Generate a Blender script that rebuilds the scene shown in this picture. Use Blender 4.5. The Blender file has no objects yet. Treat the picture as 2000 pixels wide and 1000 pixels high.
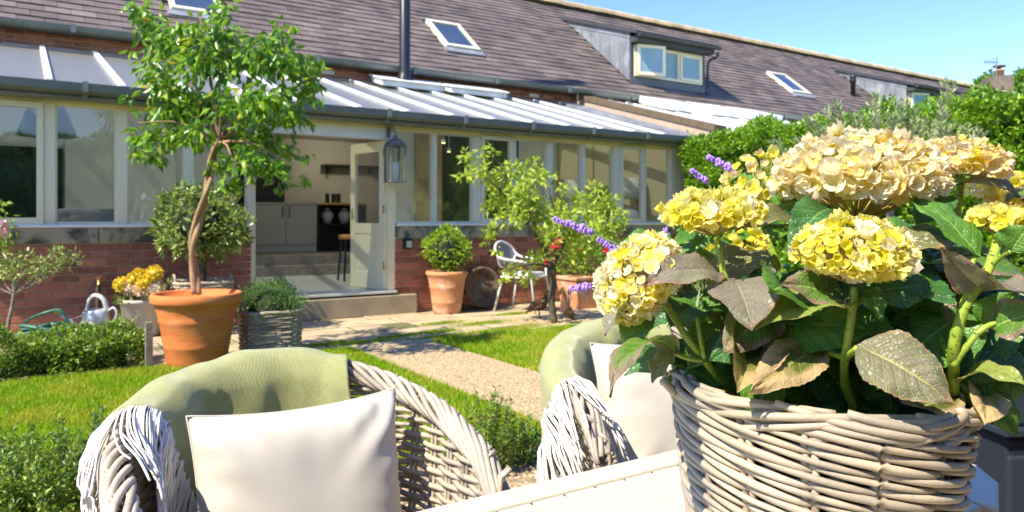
import bpy, math, random
import numpy as np
from mathutils import Vector, Matrix, noise as mn
R = random.Random(7)
NR = np.random.RandomState(7)
sc = bpy.context.scene
COL = sc.collection
D2R = math.radians
# ---------------------------------------------------------------- camera, sky, sun, exposure
EYE = 1.16
FPX = 1444.0
cam = bpy.data.cameras.new('camera'); camo = bpy.data.objects.new('camera', cam); COL.objects.link(camo)
camo.location = (0, 0, EYE); camo.rotation_euler = (D2R(90), 0, 0)
cam.sensor_width = 36; cam.lens = 26.0; cam.shift_y = -0.035; cam.clip_start = 0.05; cam.clip_end = 2000
cam.dof.use_dof = True; cam.dof.focus_distance = 0.82; cam.dof.aperture_fstop = 13.0
sc.camera = camo
SUN_H = (-0.730, -0.683); SUN_E = 50.0
world = bpy.data.worlds.new('World'); sc.world = world; world.use_nodes = True
wn = world.node_tree.nodes; wl = world.node_tree.links
bg = wn['Background']; sky = wn.new('ShaderNodeTexSky'); sky.sky_type = 'NISHITA'; sky.sun_disc = False
sky.sun_elevation = D2R(SUN_E); sky.sun_rotation = math.atan2(SUN_H[0], SUN_H[1]); sky.altitude = 100
sky.air_density = 1.0; sky.dust_density = 0.1; sky.ozone_density = 4.0
hs = wn.new('ShaderNodeHueSaturation'); hs.inputs['Saturation'].default_value = 1.18; hs.inputs['Hue'].default_value = 0.517; hs.inputs['Value'].default_value = 0.84
wl.new(sky.outputs[0], hs.inputs['Color']); wl.new(hs.outputs[0], bg.inputs[0]); bg.inputs[1].default_value = 0.15
sun = bpy.data.lights.new('sun', 'SUN'); sun.energy = 3.5; sun.angle = D2R(0.55); sun.color = (1, 0.92, 0.75)
suno = bpy.data.objects.new('sun', sun); COL.objects.link(suno)
_e = D2R(SUN_E); sv = Vector((SUN_H[0]*math.cos(_e), SUN_H[1]*math.cos(_e), math.sin(_e)))
suno.rotation_euler = sv.to_track_quat('Z', 'Y').to_euler(); suno.location = (-20, -5, 30)
sc.view_settings.view_transform = 'Standard'; sc.view_settings.look = 'None'
sc.view_settings.exposure = 1.40; sc.view_settings.gamma = 1
sc.cycles.max_bounces = 8; sc.cycles.transparent_max_bounces = 24
sc.cycles.caustics_reflective = False; sc.cycles.caustics_refractive = False
# ---------------------------------------------------------------- frames
CU, SU = 0.8357, 0.5491            # the house front runs along (CU, SU)
ROT = math.atan2(SU, CU)
def W(u, n, z=0): return Vector((CU*u - SU*n, SU*u + CU*n, z))
def PX(px, py, d): return Vector(((px-1000)/FPX*d, d, EYE + (430-py)/FPX*d))
def SZ(p, d): return p/FPX*d
OFF = {}
def setp(o, label=None, cat=None, group=None, kind=None):
    if label: o['label'] = label
    if cat: o['category'] = cat
    if group: o['group'] = group
    if kind: o['kind'] = kind
    return o
def thing(name, label, cat, loc=(0, 0, 0), rot=0.0, group=None):
    o = bpy.data.objects.new(name, None); COL.objects.link(o); o.empty_display_size = 0.1
    o.location = loc; o.rotation_euler = (0, 0, rot); OFF[o.name] = Vector((0, 0, 0))
    return setp(o, label, cat, group)
def hthing(name, label, cat, u, n, z=0.0, group=None):
    o = thing(name, label, cat, W(u, n, z), ROT, group); OFF[o.name] = Vector((u, n, z)); return o
def wthing(name, label, cat, loc, group=None):
    o = thing(name, label, cat, loc, 0, group); OFF[o.name] = Vector(loc); return o
def link(name, me, parent=None, loc=None, rot=None, scale=None):
    o = bpy.data.objects.new(name, me); COL.objects.link(o)
    if parent: o.parent = parent; OFF[o.name] = OFF.get(parent.name, Vector((0, 0, 0)))
    if loc is not None: o.location = loc
    if rot is not None: o.rotation_euler = rot
    if scale is not None: o.scale = scale if hasattr(scale, '__len__') else (scale,)*3
    return o
def copy_tree(o, parent=None, **kw):
    c = o.copy(); COL.objects.link(c)
    if parent: c.parent = parent
    for ch in list(o.children): copy_tree(ch, c)
    for k, v in kw.items(): c[k] = v
    return c
def cr(pts, k=6):
    """Catmull-Rom through pts"""
    P = [Vector(p) for p in pts]; P = [P[0]*2-P[1]] + P + [P[-1]*2-P[-2]]; out = []
    for i in range(1, len(P)-2):
        a, b, c, d = P[i-1:i+3]
        for j in range(k):
            t = j/k
            out.append(0.5*((2*b) + (c-a)*t + (2*a-5*b+4*c-d)*t*t + (3*b-a-3*c+d)*t**3))
    out.append(P[-2]); return out
def lerp(a, b, t): return a+(b-a)*t
def interp(xs, ys, x): return float(np.interp(x, xs, ys))
class MB:
    def __init__(s): s.v = []; s.f = []; s.m = []; s.uv = None
    def box(s, x0, x1, y0, y1, z0, z1, m=0):
        b = len(s.v)
        s.v += [(x0,y0,z0),(x1,y0,z0),(x1,y1,z0),(x0,y1,z0),(x0,y0,z1),(x1,y0,z1),(x1,y1,z1),(x0,y1,z1)]
        for f in ((0,3,2,1),(4,5,6,7),(0,1,5,4),(1,2,6,5),(2,3,7,6),(3,0,4,7)): s.f.append(tuple(b+i for i in f)); s.m.append(m)
        return s
    def hexa(s, pts, m=0):
        b = len(s.v); s.v += [tuple(p) for p in pts]
        for f in ((0,3,2,1),(4,5,6,7),(0,1,5,4),(1,2,6,5),(2,3,7,6),(3,0,4,7)): s.f.append(tuple(b+i for i in f)); s.m.append(m)
        return s
    def prism(s, poly, axis, a, b, m=0):
        """poly: 2D points in the other two axes, extruded along axis from a to b"""
        n = len(poly); o = len(s.v)
        for w in (a, b):
            for p in poly:
                q = list(p); q.insert(axis, w); s.v.append(tuple(q))
        s.f.append(tuple(o+i for i in range(n))[::-1]); s.f.append(tuple(o+n+i for i in range(n)))
        for i in range(n): s.f.append((o+i, o+(i+1) % n, o+n+(i+1) % n, o+n+i))
        s.m += [m]*(n+2); return s
    def tube(s, path, r, sides=6, closed=False, cap=True, m=0, flat=1.0):
        P = [Vector(p) for p in path]; n = len(P); o = len(s.v)
        rr = r if hasattr(r, '__len__') else [r]*n
        prev = None
        for i in range(n):
            if closed: t = P[(i+1) % n]-P[i-1]
            else: t = P[min(i+1, n-1)]-P[max(i-1, 0)]
            if t.length < 1e-9: t = Vector((0, 0, 1))
            t.normalize()
            if prev is None:
                a = t.orthogonal().normalized()
                if abs(t.z) < 0.9: a = (Vector((0, 0, 1)) - t*t.z).normalized()
            else: a = (prev - t*prev.dot(t)).normalized()
            prev = a; b = t.cross(a)
            for k in range(sides):
                w = 2*math.pi*k/sides
                s.v.append(tuple(P[i] + a*(math.cos(w)*rr[i]) + b*(math.sin(w)*rr[i]*flat)))
        lim = n if closed else n-1
        for i in range(lim):
            j = (i+1) % n
            for k in range(sides):
                l = (k+1) % sides
                s.f.append((o+i*sides+k, o+i*sides+l, o+j*sides+l, o+j*sides+k)); s.m.append(m)
        if cap and not closed:
            s.f.append(tuple(o+k for k in range(sides))[::-1]); s.f.append(tuple(o+(n-1)*sides+k for k in range(sides))); s.m += [m, m]
        return s
    def lathe(s, prof, c=(0, 0, 0), seg=32, m=0, sx=1, sy=1, jit=0):
        o = len(s.v); n = len(prof)
        for (r, z) in prof:
            for k in range(seg):
                w = 2*math.pi*k/seg; q = r*(1+jit*math.sin(3*w+z*20))
                s.v.append((c[0]+q*math.cos(w)*sx, c[1]+q*math.sin(w)*sy, c[2]+z))
        for i in range(n-1):
            for k in range(seg):
                l = (k+1) % seg; s.f.append((o+i*seg+k, o+i*seg+l, o+(i+1)*seg+l, o+(i+1)*seg+k)); s.m.append(m)
        if prof[0][0] > 1e-4: s.f.append(tuple(o+k for k in range(seg))[::-1]); s.m.append(m)
        if prof[-1][0] > 1e-4: s.f.append(tuple(o+(n-1)*seg+k for k in range(seg))); s.m.append(m)
        return s
    def grid(s, fn, nu, nv, m=0, close_u=False):
        o = len(s.v); uv = []
        for i in range(nu+1):
            for j in range(nv+1):
                s.v.append(tuple(fn(i/nu, j/nv)))
        for i in range(nu):
            for j in range(nv):
                s.f.append((o+i*(nv+1)+j, o+(i+1)*(nv+1)+j, o+(i+1)*(nv+1)+j+1, o+i*(nv+1)+j+1)); s.m.append(m)
        return s
    def blob(s, c, r, seg=10, rings=6, m=0, jit=0.0):
        prof = []
        o = len(s.v)
        for i in range(rings+1):
            a = math.pi*i/rings - math.pi/2
            for k in range(seg):
                w = 2*math.pi*k/seg; q = max(math.cos(a), 0.02)
                p = Vector((r[0]*q*math.cos(w), r[1]*q*math.sin(w), r[2]*math.sin(a)))
                if jit: p *= 1 + jit*mn.noise(p*(3/max(r)) + Vector(c))
                s.v.append(tuple(Vector(c)+p))
        for i in range(rings):
            for k in range(seg):
                l = (k+1) % seg; s.f.append((o+i*seg+k, o+i*seg+l, o+(i+1)*seg+l, o+(i+1)*seg+k)); s.m.append(m)
        return s
    def mesh(s, name, mats, off=(0, 0, 0), smooth=False):
        me = bpy.data.meshes.new(name); off = Vector(off)
        me.from_pydata([tuple(Vector(p)-off) for p in s.v], [], s.f)
        for mt in (mats if isinstance(mats, (list, tuple)) else [mats]): me.materials.append(mt)
        if any(s.m): me.polygons.foreach_set('material_index', s.m)
        if smooth: me.polygons.foreach_set('use_smooth', [True]*len(s.f))
        me.update(); return me
    def build(s, name, mats, parent=None, smooth=False, bevel=0, kind=None, label=None):
        off = OFF.get(parent.name, Vector((0, 0, 0))) if parent else Vector((0, 0, 0))
        o = link(name, s.mesh(name, mats, off, smooth), parent)
        if bevel:
            b = o.modifiers.new('bevel', 'BEVEL'); b.width = bevel; b.segments = 2; b.limit_method = 'ANGLE'; b.angle_limit = D2R(40)
            if not smooth: pass
        if kind: o['kind'] = kind
        if label: o['label'] = label
        return o
def struct(name, mb, mat, rot=True, smooth=False):
    o = mb.build(name, mat, smooth=smooth); o['kind'] = 'structure'
    if rot: o.rotation_euler = (0, 0, ROT)
    return o
def mesh_np(name, V, F, mat, rnd=None, smooth=False):
    me = bpy.data.meshes.new(name); nf, k = F.shape
    me.vertices.add(len(V)); me.vertices.foreach_set('co', V.astype(np.float32).ravel())
    me.loops.add(nf*k); me.loops.foreach_set('vertex_index', F.astype(np.int32).ravel())
    me.polygons.add(nf); me.polygons.foreach_set('loop_start', np.arange(0, nf*k, k, dtype=np.int32))
    for m in (mat if isinstance(mat, (list, tuple)) else [mat]): me.materials.append(m)
    if smooth: me.polygons.foreach_set('use_smooth', np.ones(nf, dtype=bool))
    if rnd is not None:
        at = me.attributes.new('rnd', 'FLOAT', 'FACE'); at.data.foreach_set('value', rnd.astype(np.float32))
    me.update(calc_edges=True); return me
# ---------------------------------------------------------------- materials
def nt(name):
    m = bpy.data.materials.new(name); m.use_nodes = True; t = m.node_tree
    return m, t, t.nodes, t.links, t.nodes['Principled BSDF']
def c4(c): return (c[0], c[1], c[2], 1)
def ramp(n, fac, stops, l):
    r = n.new('ShaderNodeValToRGB'); l.new(fac, r.inputs[0]); e = r.color_ramp.elements
    while len(e) < len(stops): e.new(0.5)
    for q, (p, c) in zip(e, stops): q.position = p; q.color = c4(c) if hasattr(c, '__len__') else (c, c, c, 1)
    return r.outputs[0]
def mixc(n, l, fac, a, b, mode='MIX'):
    x = n.new('ShaderNodeMix'); x.data_type = 'RGBA'; x.blend_type = mode
    for s, v in ((x.inputs[0], fac), (x.inputs[6], a), (x.inputs[7], b)):
        if isinstance(v, (int, float)): s.default_value = v
        elif isinstance(v, tuple): s.default_value = c4(v)
        else: l.new(v, s)
    return x.outputs[2]
def mth(n, l, op, a, b=0.0):
    x = n.new('ShaderNodeMath'); x.operation = op
    for s, v in ((x.inputs[0], a), (x.inputs[1], b)):
        if isinstance(v, (int, float)): s.default_value = v
        else: l.new(v, s)
    return x.outputs[0]
def nz(n, l, scale, detail=4, vec=None, rough=0.55, stretch=None):
    x = n.new('ShaderNodeTexNoise'); x.inputs['Scale'].default_value = scale; x.inputs['Detail'].default_value = detail; x.inputs['Roughness'].default_value = rough
    if vec is None: g = n.new('ShaderNodeNewGeometry'); vec = g.outputs['Position']
    if stretch:
        mp = n.new('ShaderNodeMapping'); mp.inputs['Scale'].default_value = stretch; mp.inputs['Rotation'].default_value = (0, 0, -ROT)
        mp.vector_type = 'POINT'; l.new(vec, mp.inputs[0]); vec = mp.outputs[0]
    l.new(vec, x.inputs['Vector']); return x.outputs[0]
def objvec(n, l):
    tc = n.new('ShaderNodeTexCoord'); return tc.outputs['Object']
def pm(name, c1, c2=None, scale=6, rough=0.6, metal=0.0, bump=0.0, bscale=60, ovar=0.0, dirt=None, dscale=3, dpos=(0.5, 0.7), spec=None, stretch=None, cpos=(0.35, 0.65), bdist=0.01):
    m, t, n, l, p = nt(name)
    col = None
    c2 = c2 or tuple(x*0.85 for x in c1)
    col = mixc(n, l, ramp(n, nz(n, l, scale, stretch=stretch), [(cpos[0], 0.0), (cpos[1], 1.0)], l), c1, c2)
    if ovar:
        oi = n.new('ShaderNodeObjectInfo'); at = n.new('ShaderNodeAttribute'); at.attribute_name = 'rnd'
        f = mth(n, l, 'FRACT', mth(n, l, 'ADD', oi.outputs['Random'], at.outputs['Fac']))
        f = mth(n, l, 'ADD', mth(n, l, 'MULTIPLY', f, 2*ovar), 1-ovar)
        cc = n.new('ShaderNodeCombineColor'); [l.new(f, cc.inputs[i]) for i in range(3)]
        col = mixc(n, l, 1.0, col, cc.outputs[0], 'MULTIPLY')
    if dirt is not None:
        col = mixc(n, l, ramp(n, nz(n, l, dscale, 6), [(dpos[0], 0.0), (dpos[1], 1.0)], l), col, dirt)
    l.new(col, p.inputs['Base Color']); p.inputs['Roughness'].default_value = rough; p.inputs['Metallic'].default_value = metal
    if spec is not None: p.inputs['Specular IOR Level'].default_value = spec
    if bump:
        b = n.new('ShaderNodeBump'); b.inputs['Strength'].default_value = bump; b.inputs['Distance'].default_value = bdist
        l.new(nz(n, l, bscale, 5), b.inputs['Height']); l.new(b.outputs[0], p.inputs['Normal'])
    return m
def foliage(name, dark, mid, light, trans=0.35, rough=0.45, nscale=2.0, odd=None):
    m, t, n, l, p = nt(name)
    at = n.new('ShaderNodeAttribute'); at.attribute_name = 'rnd'
    f = mth(n, l, 'ADD', mth(n, l, 'MULTIPLY', at.outputs['Fac'], 0.65), mth(n, l, 'MULTIPLY', nz(n, l, nscale), 0.35))
    st = [(0.15, dark), (0.45, mid), (0.78, light)]
    if odd: st.append((0.84, odd))
    col = ramp(n, f, st, l)
    l.new(col, p.inputs['Base Color']); p.inputs['Roughness'].default_value = rough
    tr = n.new('ShaderNodeBsdfTranslucent'); l.new(mixc(n, l, 0.5, col, tuple(min(1, x*1.6) for x in light)), tr.inputs['Color'])
    mx = n.new('ShaderNodeMixShader'); mx.inputs[0].default_value = trans
    l.new(p.outputs[0], mx.inputs[1]); l.new(tr.outputs[0], mx.inputs[2]); l.new(mx.outputs[0], n['Material Output'].inputs[0])
    return m
def glass(name, tint=(0.9, 0.95, 0.95), base=0.06, body=0.0, bodycol=(0.4, 0.42, 0.4), grough=0.02):
    m, t, n, l, p = nt(name); n.remove(p)
    tr = n.new('ShaderNodeBsdfTransparent'); tr.inputs[0].default_value = c4(tint)
    gl = n.new('ShaderNodeBsdfGlossy'); gl.inputs['Roughness'].default_value = grough
    fr = n.new('ShaderNodeFresnel'); fr.inputs[0].default_value = 1.5
    geo = n.new('ShaderNodeNewGeometry')
    f = mth(n, l, 'ADD', fr.outputs[0], base)
    f = mth(n, l, 'MULTIPLY', f, mth(n, l, 'SUBTRACT', 1.0, geo.outputs['Backfacing']))
    last = tr.outputs[0]
    if body:
        df = n.new('ShaderNodeBsdfDiffuse'); df.inputs[0].default_value = c4(bodycol)
        tl = n.new('ShaderNodeBsdfTranslucent'); tl.inputs[0].default_value = c4(bodycol)
        a = n.new('ShaderNodeMixShader'); a.inputs[0].default_value = 0.5; l.new(df.outputs[0], a.inputs[1]); l.new(tl.outputs[0], a.inputs[2])
        b = n.new('ShaderNodeMixShader'); b.inputs[0].default_value = body; l.new(last, b.inputs[1]); l.new(a.outputs[0], b.inputs[2]); last = b.outputs[0]
    mx = n.new('ShaderNodeMixShader'); l.new(f, mx.inputs[0]); l.new(last, mx.inputs[1]); l.new(gl.outputs[0], mx.inputs[2])
    l.new(mx.outputs[0], n['Material Output'].inputs[0]); return m
M = {}
M['brick'] = pm('brick', (0.42, 0.150, 0.080), (0.30, 0.110, 0.065), 9, 0.85, ovar=0.35, bump=0.5, bscale=90, dirt=(0.42, 0.24, 0.17), dscale=14, dpos=(0.60, 0.8))
M['mortar'] = pm('mortar', (0.50, 0.37, 0.27), (0.40, 0.29, 0.21), 12, 0.95, bump=0.5, bscale=120)
M['coping'] = pm('coping', (0.40, 0.34, 0.22), (0.27, 0.235, 0.155), 5, 0.9, bump=0.5, bscale=60, dirt=(0.07, 0.07, 0.05), dscale=5, dpos=(0.48, 0.62))
M['stone'] = pm('stone', (0.52, 0.40, 0.24), (0.40, 0.31, 0.19), 3, 0.85, ovar=0.14, bump=0.35, bscale=40, dirt=(0.30, 0.24, 0.15), dscale=2.5, dpos=(0.52, 0.66))
M['stone_step'] = pm('stone_step', (0.38, 0.31, 0.20), (0.27, 0.225, 0.15), 4, 0.9, bump=0.4)
M['tile'] = pm('tile', (0.172, 0.132, 0.115), (0.100, 0.078, 0.070), 1.3, 0.75, ovar=0.26, bump=0.3, bscale=50, dirt=(0.17, 0.13, 0.12), dscale=0.9, dpos=(0.55, 0.7))
M['ridge'] = pm('ridge', (0.62, 0.47, 0.26), (0.42, 0.31, 0.17), 3, 0.85, ovar=0.15, bump=0.3)
M['slate'] = pm('slate', (0.06, 0.062, 0.068), (0.04, 0.04, 0.045), 3, 0.6, bump=0.2)
M['gutter'] = pm('gutter', (0.165, 0.185, 0.165), (0.13, 0.145, 0.13), 2, 0.4, dirt=(0.11, 0.12, 0.115), dscale=6, dpos=(0.58, 0.8))
M['lead'] = pm('lead', (0.24, 0.25, 0.275), (0.17, 0.18, 0.20), 3, 0.6, bump=0.15, dirt=(0.30, 0.31, 0.35), dscale=4, stretch=(1, 1, 0.2), ovar=0.08)
M['leadflash'] = pm('lead_flashing', (0.14, 0.145, 0.155), (0.10, 0.105, 0.115), 4, 0.5, bump=0.2)
M['frame'] = pm('cream_frame', (0.84, 0.75, 0.52), (0.79, 0.70, 0.48), 2, 0.4)
M['framegrey'] = pm('grey_frame', (0.74, 0.68, 0.52), (0.69, 0.63, 0.48), 2, 0.4)
M['door'] = pm('cream_door', (0.86, 0.78, 0.52), (0.83, 0.75, 0.5), 2, 0.4)
M['white'] = pm('white_bar', (0.85, 0.85, 0.80), (0.78, 0.78, 0.74), 3, 0.35)
M['brass'] = pm('brass', (0.75, 0.50, 0.2), (0.6, 0.4, 0.15), 5, 0.3, metal=0.9)
M['glass'] = glass('window_glass', (0.97, 0.98, 0.97), base=0.07)
M['blind'] = pm('blue_blind', (0.28, 0.42, 0.47), (0.22, 0.35, 0.42), 2, 0.6)
M['roofglass'] = glass('roof_glass', (0.78, 0.82, 0.80), base=0.02, body=0.52, bodycol=(0.54, 0.52, 0.41), grough=0.35)
M['skyglass'] = pm('skylight_glass', (0.03, 0.05, 0.08), (0.05, 0.07, 0.11), 2, 0.06, metal=0.0, spec=1.0)
M['wallin'] = pm('interior_paint', (0.72, 0.72, 0.67), (0.68, 0.68, 0.63), 1, 0.8)
M['wallcream'] = pm('return_wall_paint', (0.66, 0.56, 0.38), (0.62, 0.52, 0.35), 1.5, 0.85)
M['kitchenwall'] = pm('kitchen_paint', (0.56, 0.56, 0.49), (0.52, 0.52, 0.455), 1, 0.8)
M['floor'] = pm('pale_floor', (0.62, 0.62, 0.54), (0.55, 0.55, 0.48), 2, 0.35)
M['woodgrey'] = pm('grey_wood', (0.36, 0.31, 0.24), (0.25, 0.21, 0.16), 3, 0.6, stretch=(1, 8, 8))
M['cabinet'] = pm('taupe_gloss', (0.50, 0.47, 0.41), (0.48, 0.45, 0.39), 1, 0.15)
M['black'] = pm('black_paint', (0.014, 0.015, 0.018), (0.02, 0.02, 0.024), 3, 0.35)
M['gold'] = pm('gold_edge', (0.8, 0.55, 0.2), (0.7, 0.45, 0.15), 3, 0.35, metal=0.5)
M['iron'] = pm('grey_iron', (0.20, 0.19, 0.18), (0.15, 0.145, 0.135), 5, 0.6)
M['terra'] = pm('terracotta', (0.66, 0.20, 0.045), (0.54, 0.145, 0.032), 5, 0.75, bump=0.25, bscale=60, dirt=(0.66, 0.27, 0.10), dscale=5, dpos=(0.56, 0.85), stretch=(1, 1, 5))
M['terra2'] = pm('pale_terracotta', (0.60, 0.27, 0.12), (0.50, 0.21, 0.10), 5, 0.8, bump=0.25, dirt=(0.70, 0.50, 0.36), dscale=5, dpos=(0.48, 0.66))
M['soil'] = pm('soil', (0.035, 0.025, 0.018), (0.02, 0.015, 0.01), 20, 0.95, bump=0.8, bscale=50)
M['bark'] = pm('bark', (0.42, 0.27, 0.14), (0.27, 0.165, 0.085), 20, 0.85, bump=0.6, bscale=60, stretch=(3, 3, 0.5))
M['barkdark'] = pm('dark_bark', (0.13, 0.10, 0.055), (0.07, 0.055, 0.035), 16, 0.9, bump=0.6, bscale=60)
M['barkgrey'] = pm('grey_bark', (0.26, 0.22, 0.17), (0.16, 0.13, 0.10), 16, 0.9, bump=0.6, bscale=60)
M['fol_ficus'] = foliage('ficus_leaves', (0.035, 0.11, 0.010), (0.095, 0.24, 0.018), (0.28, 0.46, 0.03), 0.35, 0.32, odd=(0.45, 0.30, 0.03))
M['fol_box'] = foliage('box_leaves', (0.06, 0.14, 0.01), (0.20, 0.36, 0.02), (0.45, 0.58, 0.05), 0.35, 0.4)
M['fol_boxlow'] = foliage('box_hedge_leaves', (0.03, 0.085, 0.01), (0.11, 0.22, 0.02), (0.34, 0.46, 0.045), 0.3, 0.4)
M['fol_hedge'] = foliage('hedge_leaves', (0.035, 0.11, 0.006), (0.12, 0.28, 0.014), (0.34, 0.52, 0.03), 0.35, 0.35, nscale=1.2)
M['fol_apple'] = foliage('apple_leaves', (0.12, 0.24, 0.02), (0.32, 0.46, 0.04), (0.56, 0.62, 0.09), 0.4, 0.45)
M['fol_olive'] = foliage('olive_leaves', (0.11, 0.17, 0.05), (0.25, 0.33, 0.12), (0.50, 0.55, 0.28), 0.3, 0.5, nscale=6)
M['fol_rhodo'] = foliage('shrub_leaves', (0.03, 0.09, 0.012), (0.12, 0.21, 0.03), (0.44, 0.50, 0.14), 0.25, 0.3)
M['fol_heath'] = foliage('fine_leaves', (0.03, 0.10, 0.012), (0.09, 0.22, 0.03), (0.24, 0.40, 0.06), 0.3, 0.6)
M['fol_rose'] = foliage('rose_leaves', (0.05, 0.14, 0.015), (0.16, 0.32, 0.03), (0.36, 0.50, 0.06), 0.35, 0.4)
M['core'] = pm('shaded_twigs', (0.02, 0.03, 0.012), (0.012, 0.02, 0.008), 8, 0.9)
M['red'] = pm('red_petals', (0.65, 0.02, 0.05), (0.75, 0.04, 0.10), 8, 0.5)
M['pink'] = pm('pink_petals', (0.75, 0.45, 0.50), (0.8, 0.55, 0.58), 8, 0.5)
M['yellowfl'] = pm('yellow_petals', (0.85, 0.68, 0.05), (0.80, 0.58, 0.04), 14, 0.5)
M['creamfl'] = pm('peach_petals', (0.85, 0.66, 0.42), (0.85, 0.72, 0.55), 14, 0.5)
M['rod'] = pm('grey_rattan', (0.50, 0.42, 0.31), (0.35, 0.30, 0.235), 9, 0.6, ovar=0.16, bump=0.3, bscale=140, dirt=(0.13, 0.112, 0.095), dscale=22, dpos=(0.60, 0.78), bdist=0.002)
M['rodwarm'] = pm('tan_rattan', (0.50, 0.395, 0.26), (0.33, 0.29, 0.235), 9, 0.55, ovar=0.15, bump=0.35, bscale=150, dirt=(0.14, 0.105, 0.075), dscale=26, dpos=(0.60, 0.80), bdist=0.002)
M['rodgrey'] = pm('weathered_rattan', (0.46, 0.37, 0.27), (0.32, 0.26, 0.19), 9, 0.7, ovar=0.18, bump=0.3, bscale=120)
M['tabletop'] = pm('cream_lacquer', (0.58, 0.53, 0.385), (0.56, 0.51, 0.37), 3, 0.5, bump=0.05, bscale=30)
M['cushion'] = pm('beige_canvas', (0.60, 0.55, 0.455), (0.575, 0.525, 0.435), 3, 0.85, bump=0.15, bscale=700, bdist=0.001)
M['throw'] = None
M['tassel'] = pm('white_wool', (0.80, 0.77, 0.70), (0.72, 0.69, 0.62), 30, 0.9, bump=0.3, bscale=300, bdist=0.002)
M['seatdark'] = pm('dark_seat_pad', (0.06, 0.06, 0.055), (0.05, 0.05, 0.045), 8, 0.9)
M['navy'] = pm('navy_metal', (0.020, 0.026, 0.036), (0.015, 0.020, 0.029), 3, 0.7, bump=0.05, spec=0.25)
M['navy2'] = pm('navy_panel', (0.024, 0.032, 0.044), (0.020, 0.027, 0.038), 3, 0.65, spec=0.25)
M['galv'] = pm('galvanised_zinc', (0.60, 0.61, 0.60), (0.50, 0.51, 0.50), 8, 0.35, metal=0.3)
M['stonepot'] = pm('pale_stone', (0.56, 0.51, 0.43), (0.48, 0.44, 0.37), 5, 0.8, bump=0.2)
M['stonemark'] = pm('pot_crest', (0.32, 0.29, 0.25), (0.28, 0.26, 0.22), 9, 0.8)
M['hose'] = pm('green_hose', (0.06, 0.22, 0.14), (0.04, 0.15, 0.10), 5, 0.45)
M['rust'] = pm('rusty_metal', (0.15, 0.065, 0.03), (0.085, 0.045, 0.025), 18, 0.8, bump=0.6, bscale=50)
M['whitemetal'] = pm('white_metal', (0.72, 0.72, 0.72), (0.66, 0.66, 0.66), 5, 0.35)
M['mesh'] = pm('grey_mesh', (0.23, 0.23, 0.26), (0.19, 0.19, 0.22), 200, 0.7)
M['jar'] = pm('pale_ceramic', (0.55, 0.55, 0.52), (0.50, 0.50, 0.48), 6, 0.3)
M['pendant'] = pm('blue_grey_shade', (0.10, 0.15, 0.22), (0.085, 0.13, 0.19), 6, 0.6)
M['shade'] = pm('linen_shade', (0.75, 0.72, 0.64), (0.72, 0.69, 0.6), 6, 0.8)
M['orange'] = pm('orange_wood', (0.70, 0.28, 0.07), (0.62, 0.24, 0.06), 6, 0.5)
M['sofa'] = pm('grey_upholstery', (0.30, 0.30, 0.28), (0.26, 0.26, 0.25), 20, 0.9)
M['gravel'] = pm('gravel_stones', (0.46, 0.345, 0.19), (0.32, 0.24, 0.135), 60, 0.85, ovar=0.4)
M['gravelbed'] = pm('gravel_ground', (0.36, 0.26, 0.18), (0.24, 0.17, 0.12), 80, 0.95, bump=0.8, bscale=120)
M['earth'] = pm('lawn_ground', (0.12, 0.22, 0.008), (0.09, 0.18, 0.006), 5, 0.95, bump=0.6, bscale=80)
M['lightglow'] = None
def emis(name, col, s):
    m, t, n, l, p = nt(name); p.inputs['Base Color'].default_value = c4(col); p.inputs['Emission Color'].default_value = c4(col); p.inputs['Emission Strength'].default_value = s; return m
M['lightglow'] = emis('lit_bulb', (1.0, 0.62, 0.25), 2.5)
def grassmat():
    m, t, n, l, p = nt('grass_blades')
    at = n.new('ShaderNodeAttribute'); at.attribute_name = 'rnd'
    a = ramp(n, at.outputs['Fac'], [(0, (0.16, 0.30, 0.004)), (0.5, (0.28, 0.45, 0.006)), (1, (0.44, 0.58, 0.015))], l)
    f = ramp(n, nz(n, l, 2.2, 6), [(0.45, 0.0), (0.66, 1.0)], l)
    col = mixc(n, l, mth(n, l, 'MULTIPLY', f, 0.75), a, (0.55, 0.50, 0.05))
    l.new(col, p.inputs['Base Color']); p.inputs['Roughness'].default_value = 0.5
    tr = n.new('ShaderNodeBsdfTranslucent'); l.new(col, tr.inputs[0]); mx = n.new('ShaderNodeMixShader'); mx.inputs[0].default_value = 0.4
    l.new(p.outputs[0], mx.inputs[1]); l.new(tr.outputs[0], mx.inputs[2]); l.new(mx.outputs[0], n['Material Output'].inputs[0]); return m
M['grass'] = grassmat()
def throwmat():
    m, t, n, l, p = nt('sage_wool'); uv = n.new('ShaderNodeUVMap'); uv.uv_map = 'UVMap'
    def wav(rot, sc_):
        mp = n.new('ShaderNodeMapping'); mp.inputs['Rotation'].default_value = (0, 0, rot); l.new(uv.outputs[0], mp.inputs[0])
        w = n.new('ShaderNodeTexWave'); w.inputs['Scale'].default_value = sc_; w.inputs['Distortion'].default_value = 1.2; w.inputs['Detail'].default_value = 2; l.new(mp.outputs[0], w.inputs[0]); return w.outputs[1] if False else w.outputs['Fac']
    w = wav(0.9, 48)
    col = mixc(n, l, mth(n, l, 'MULTIPLY', w, 0.8), (0.27, 0.28, 0.085), (0.52, 0.51, 0.25))
    col = mixc(n, l, ramp(n, nz(n, l, 60, 6, rough=.8), [(0.40, 0.0), (0.62, 0.75)], l), col, (0.29, 0.30, 0.11))
    l.new(col, p.inputs['Base Color']); p.inputs['Roughness'].default_value = 0.9; p.inputs['Sheen Weight'].default_value = 0.3
    b = n.new('ShaderNodeBump'); b.inputs['Strength'].default_value = 0.4; b.inputs['Distance'].default_value = 0.006; l.new(w, b.inputs['Height']); l.new(b.outputs[0], p.inputs['Normal']); return m
M['throw'] = throwmat()
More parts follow.
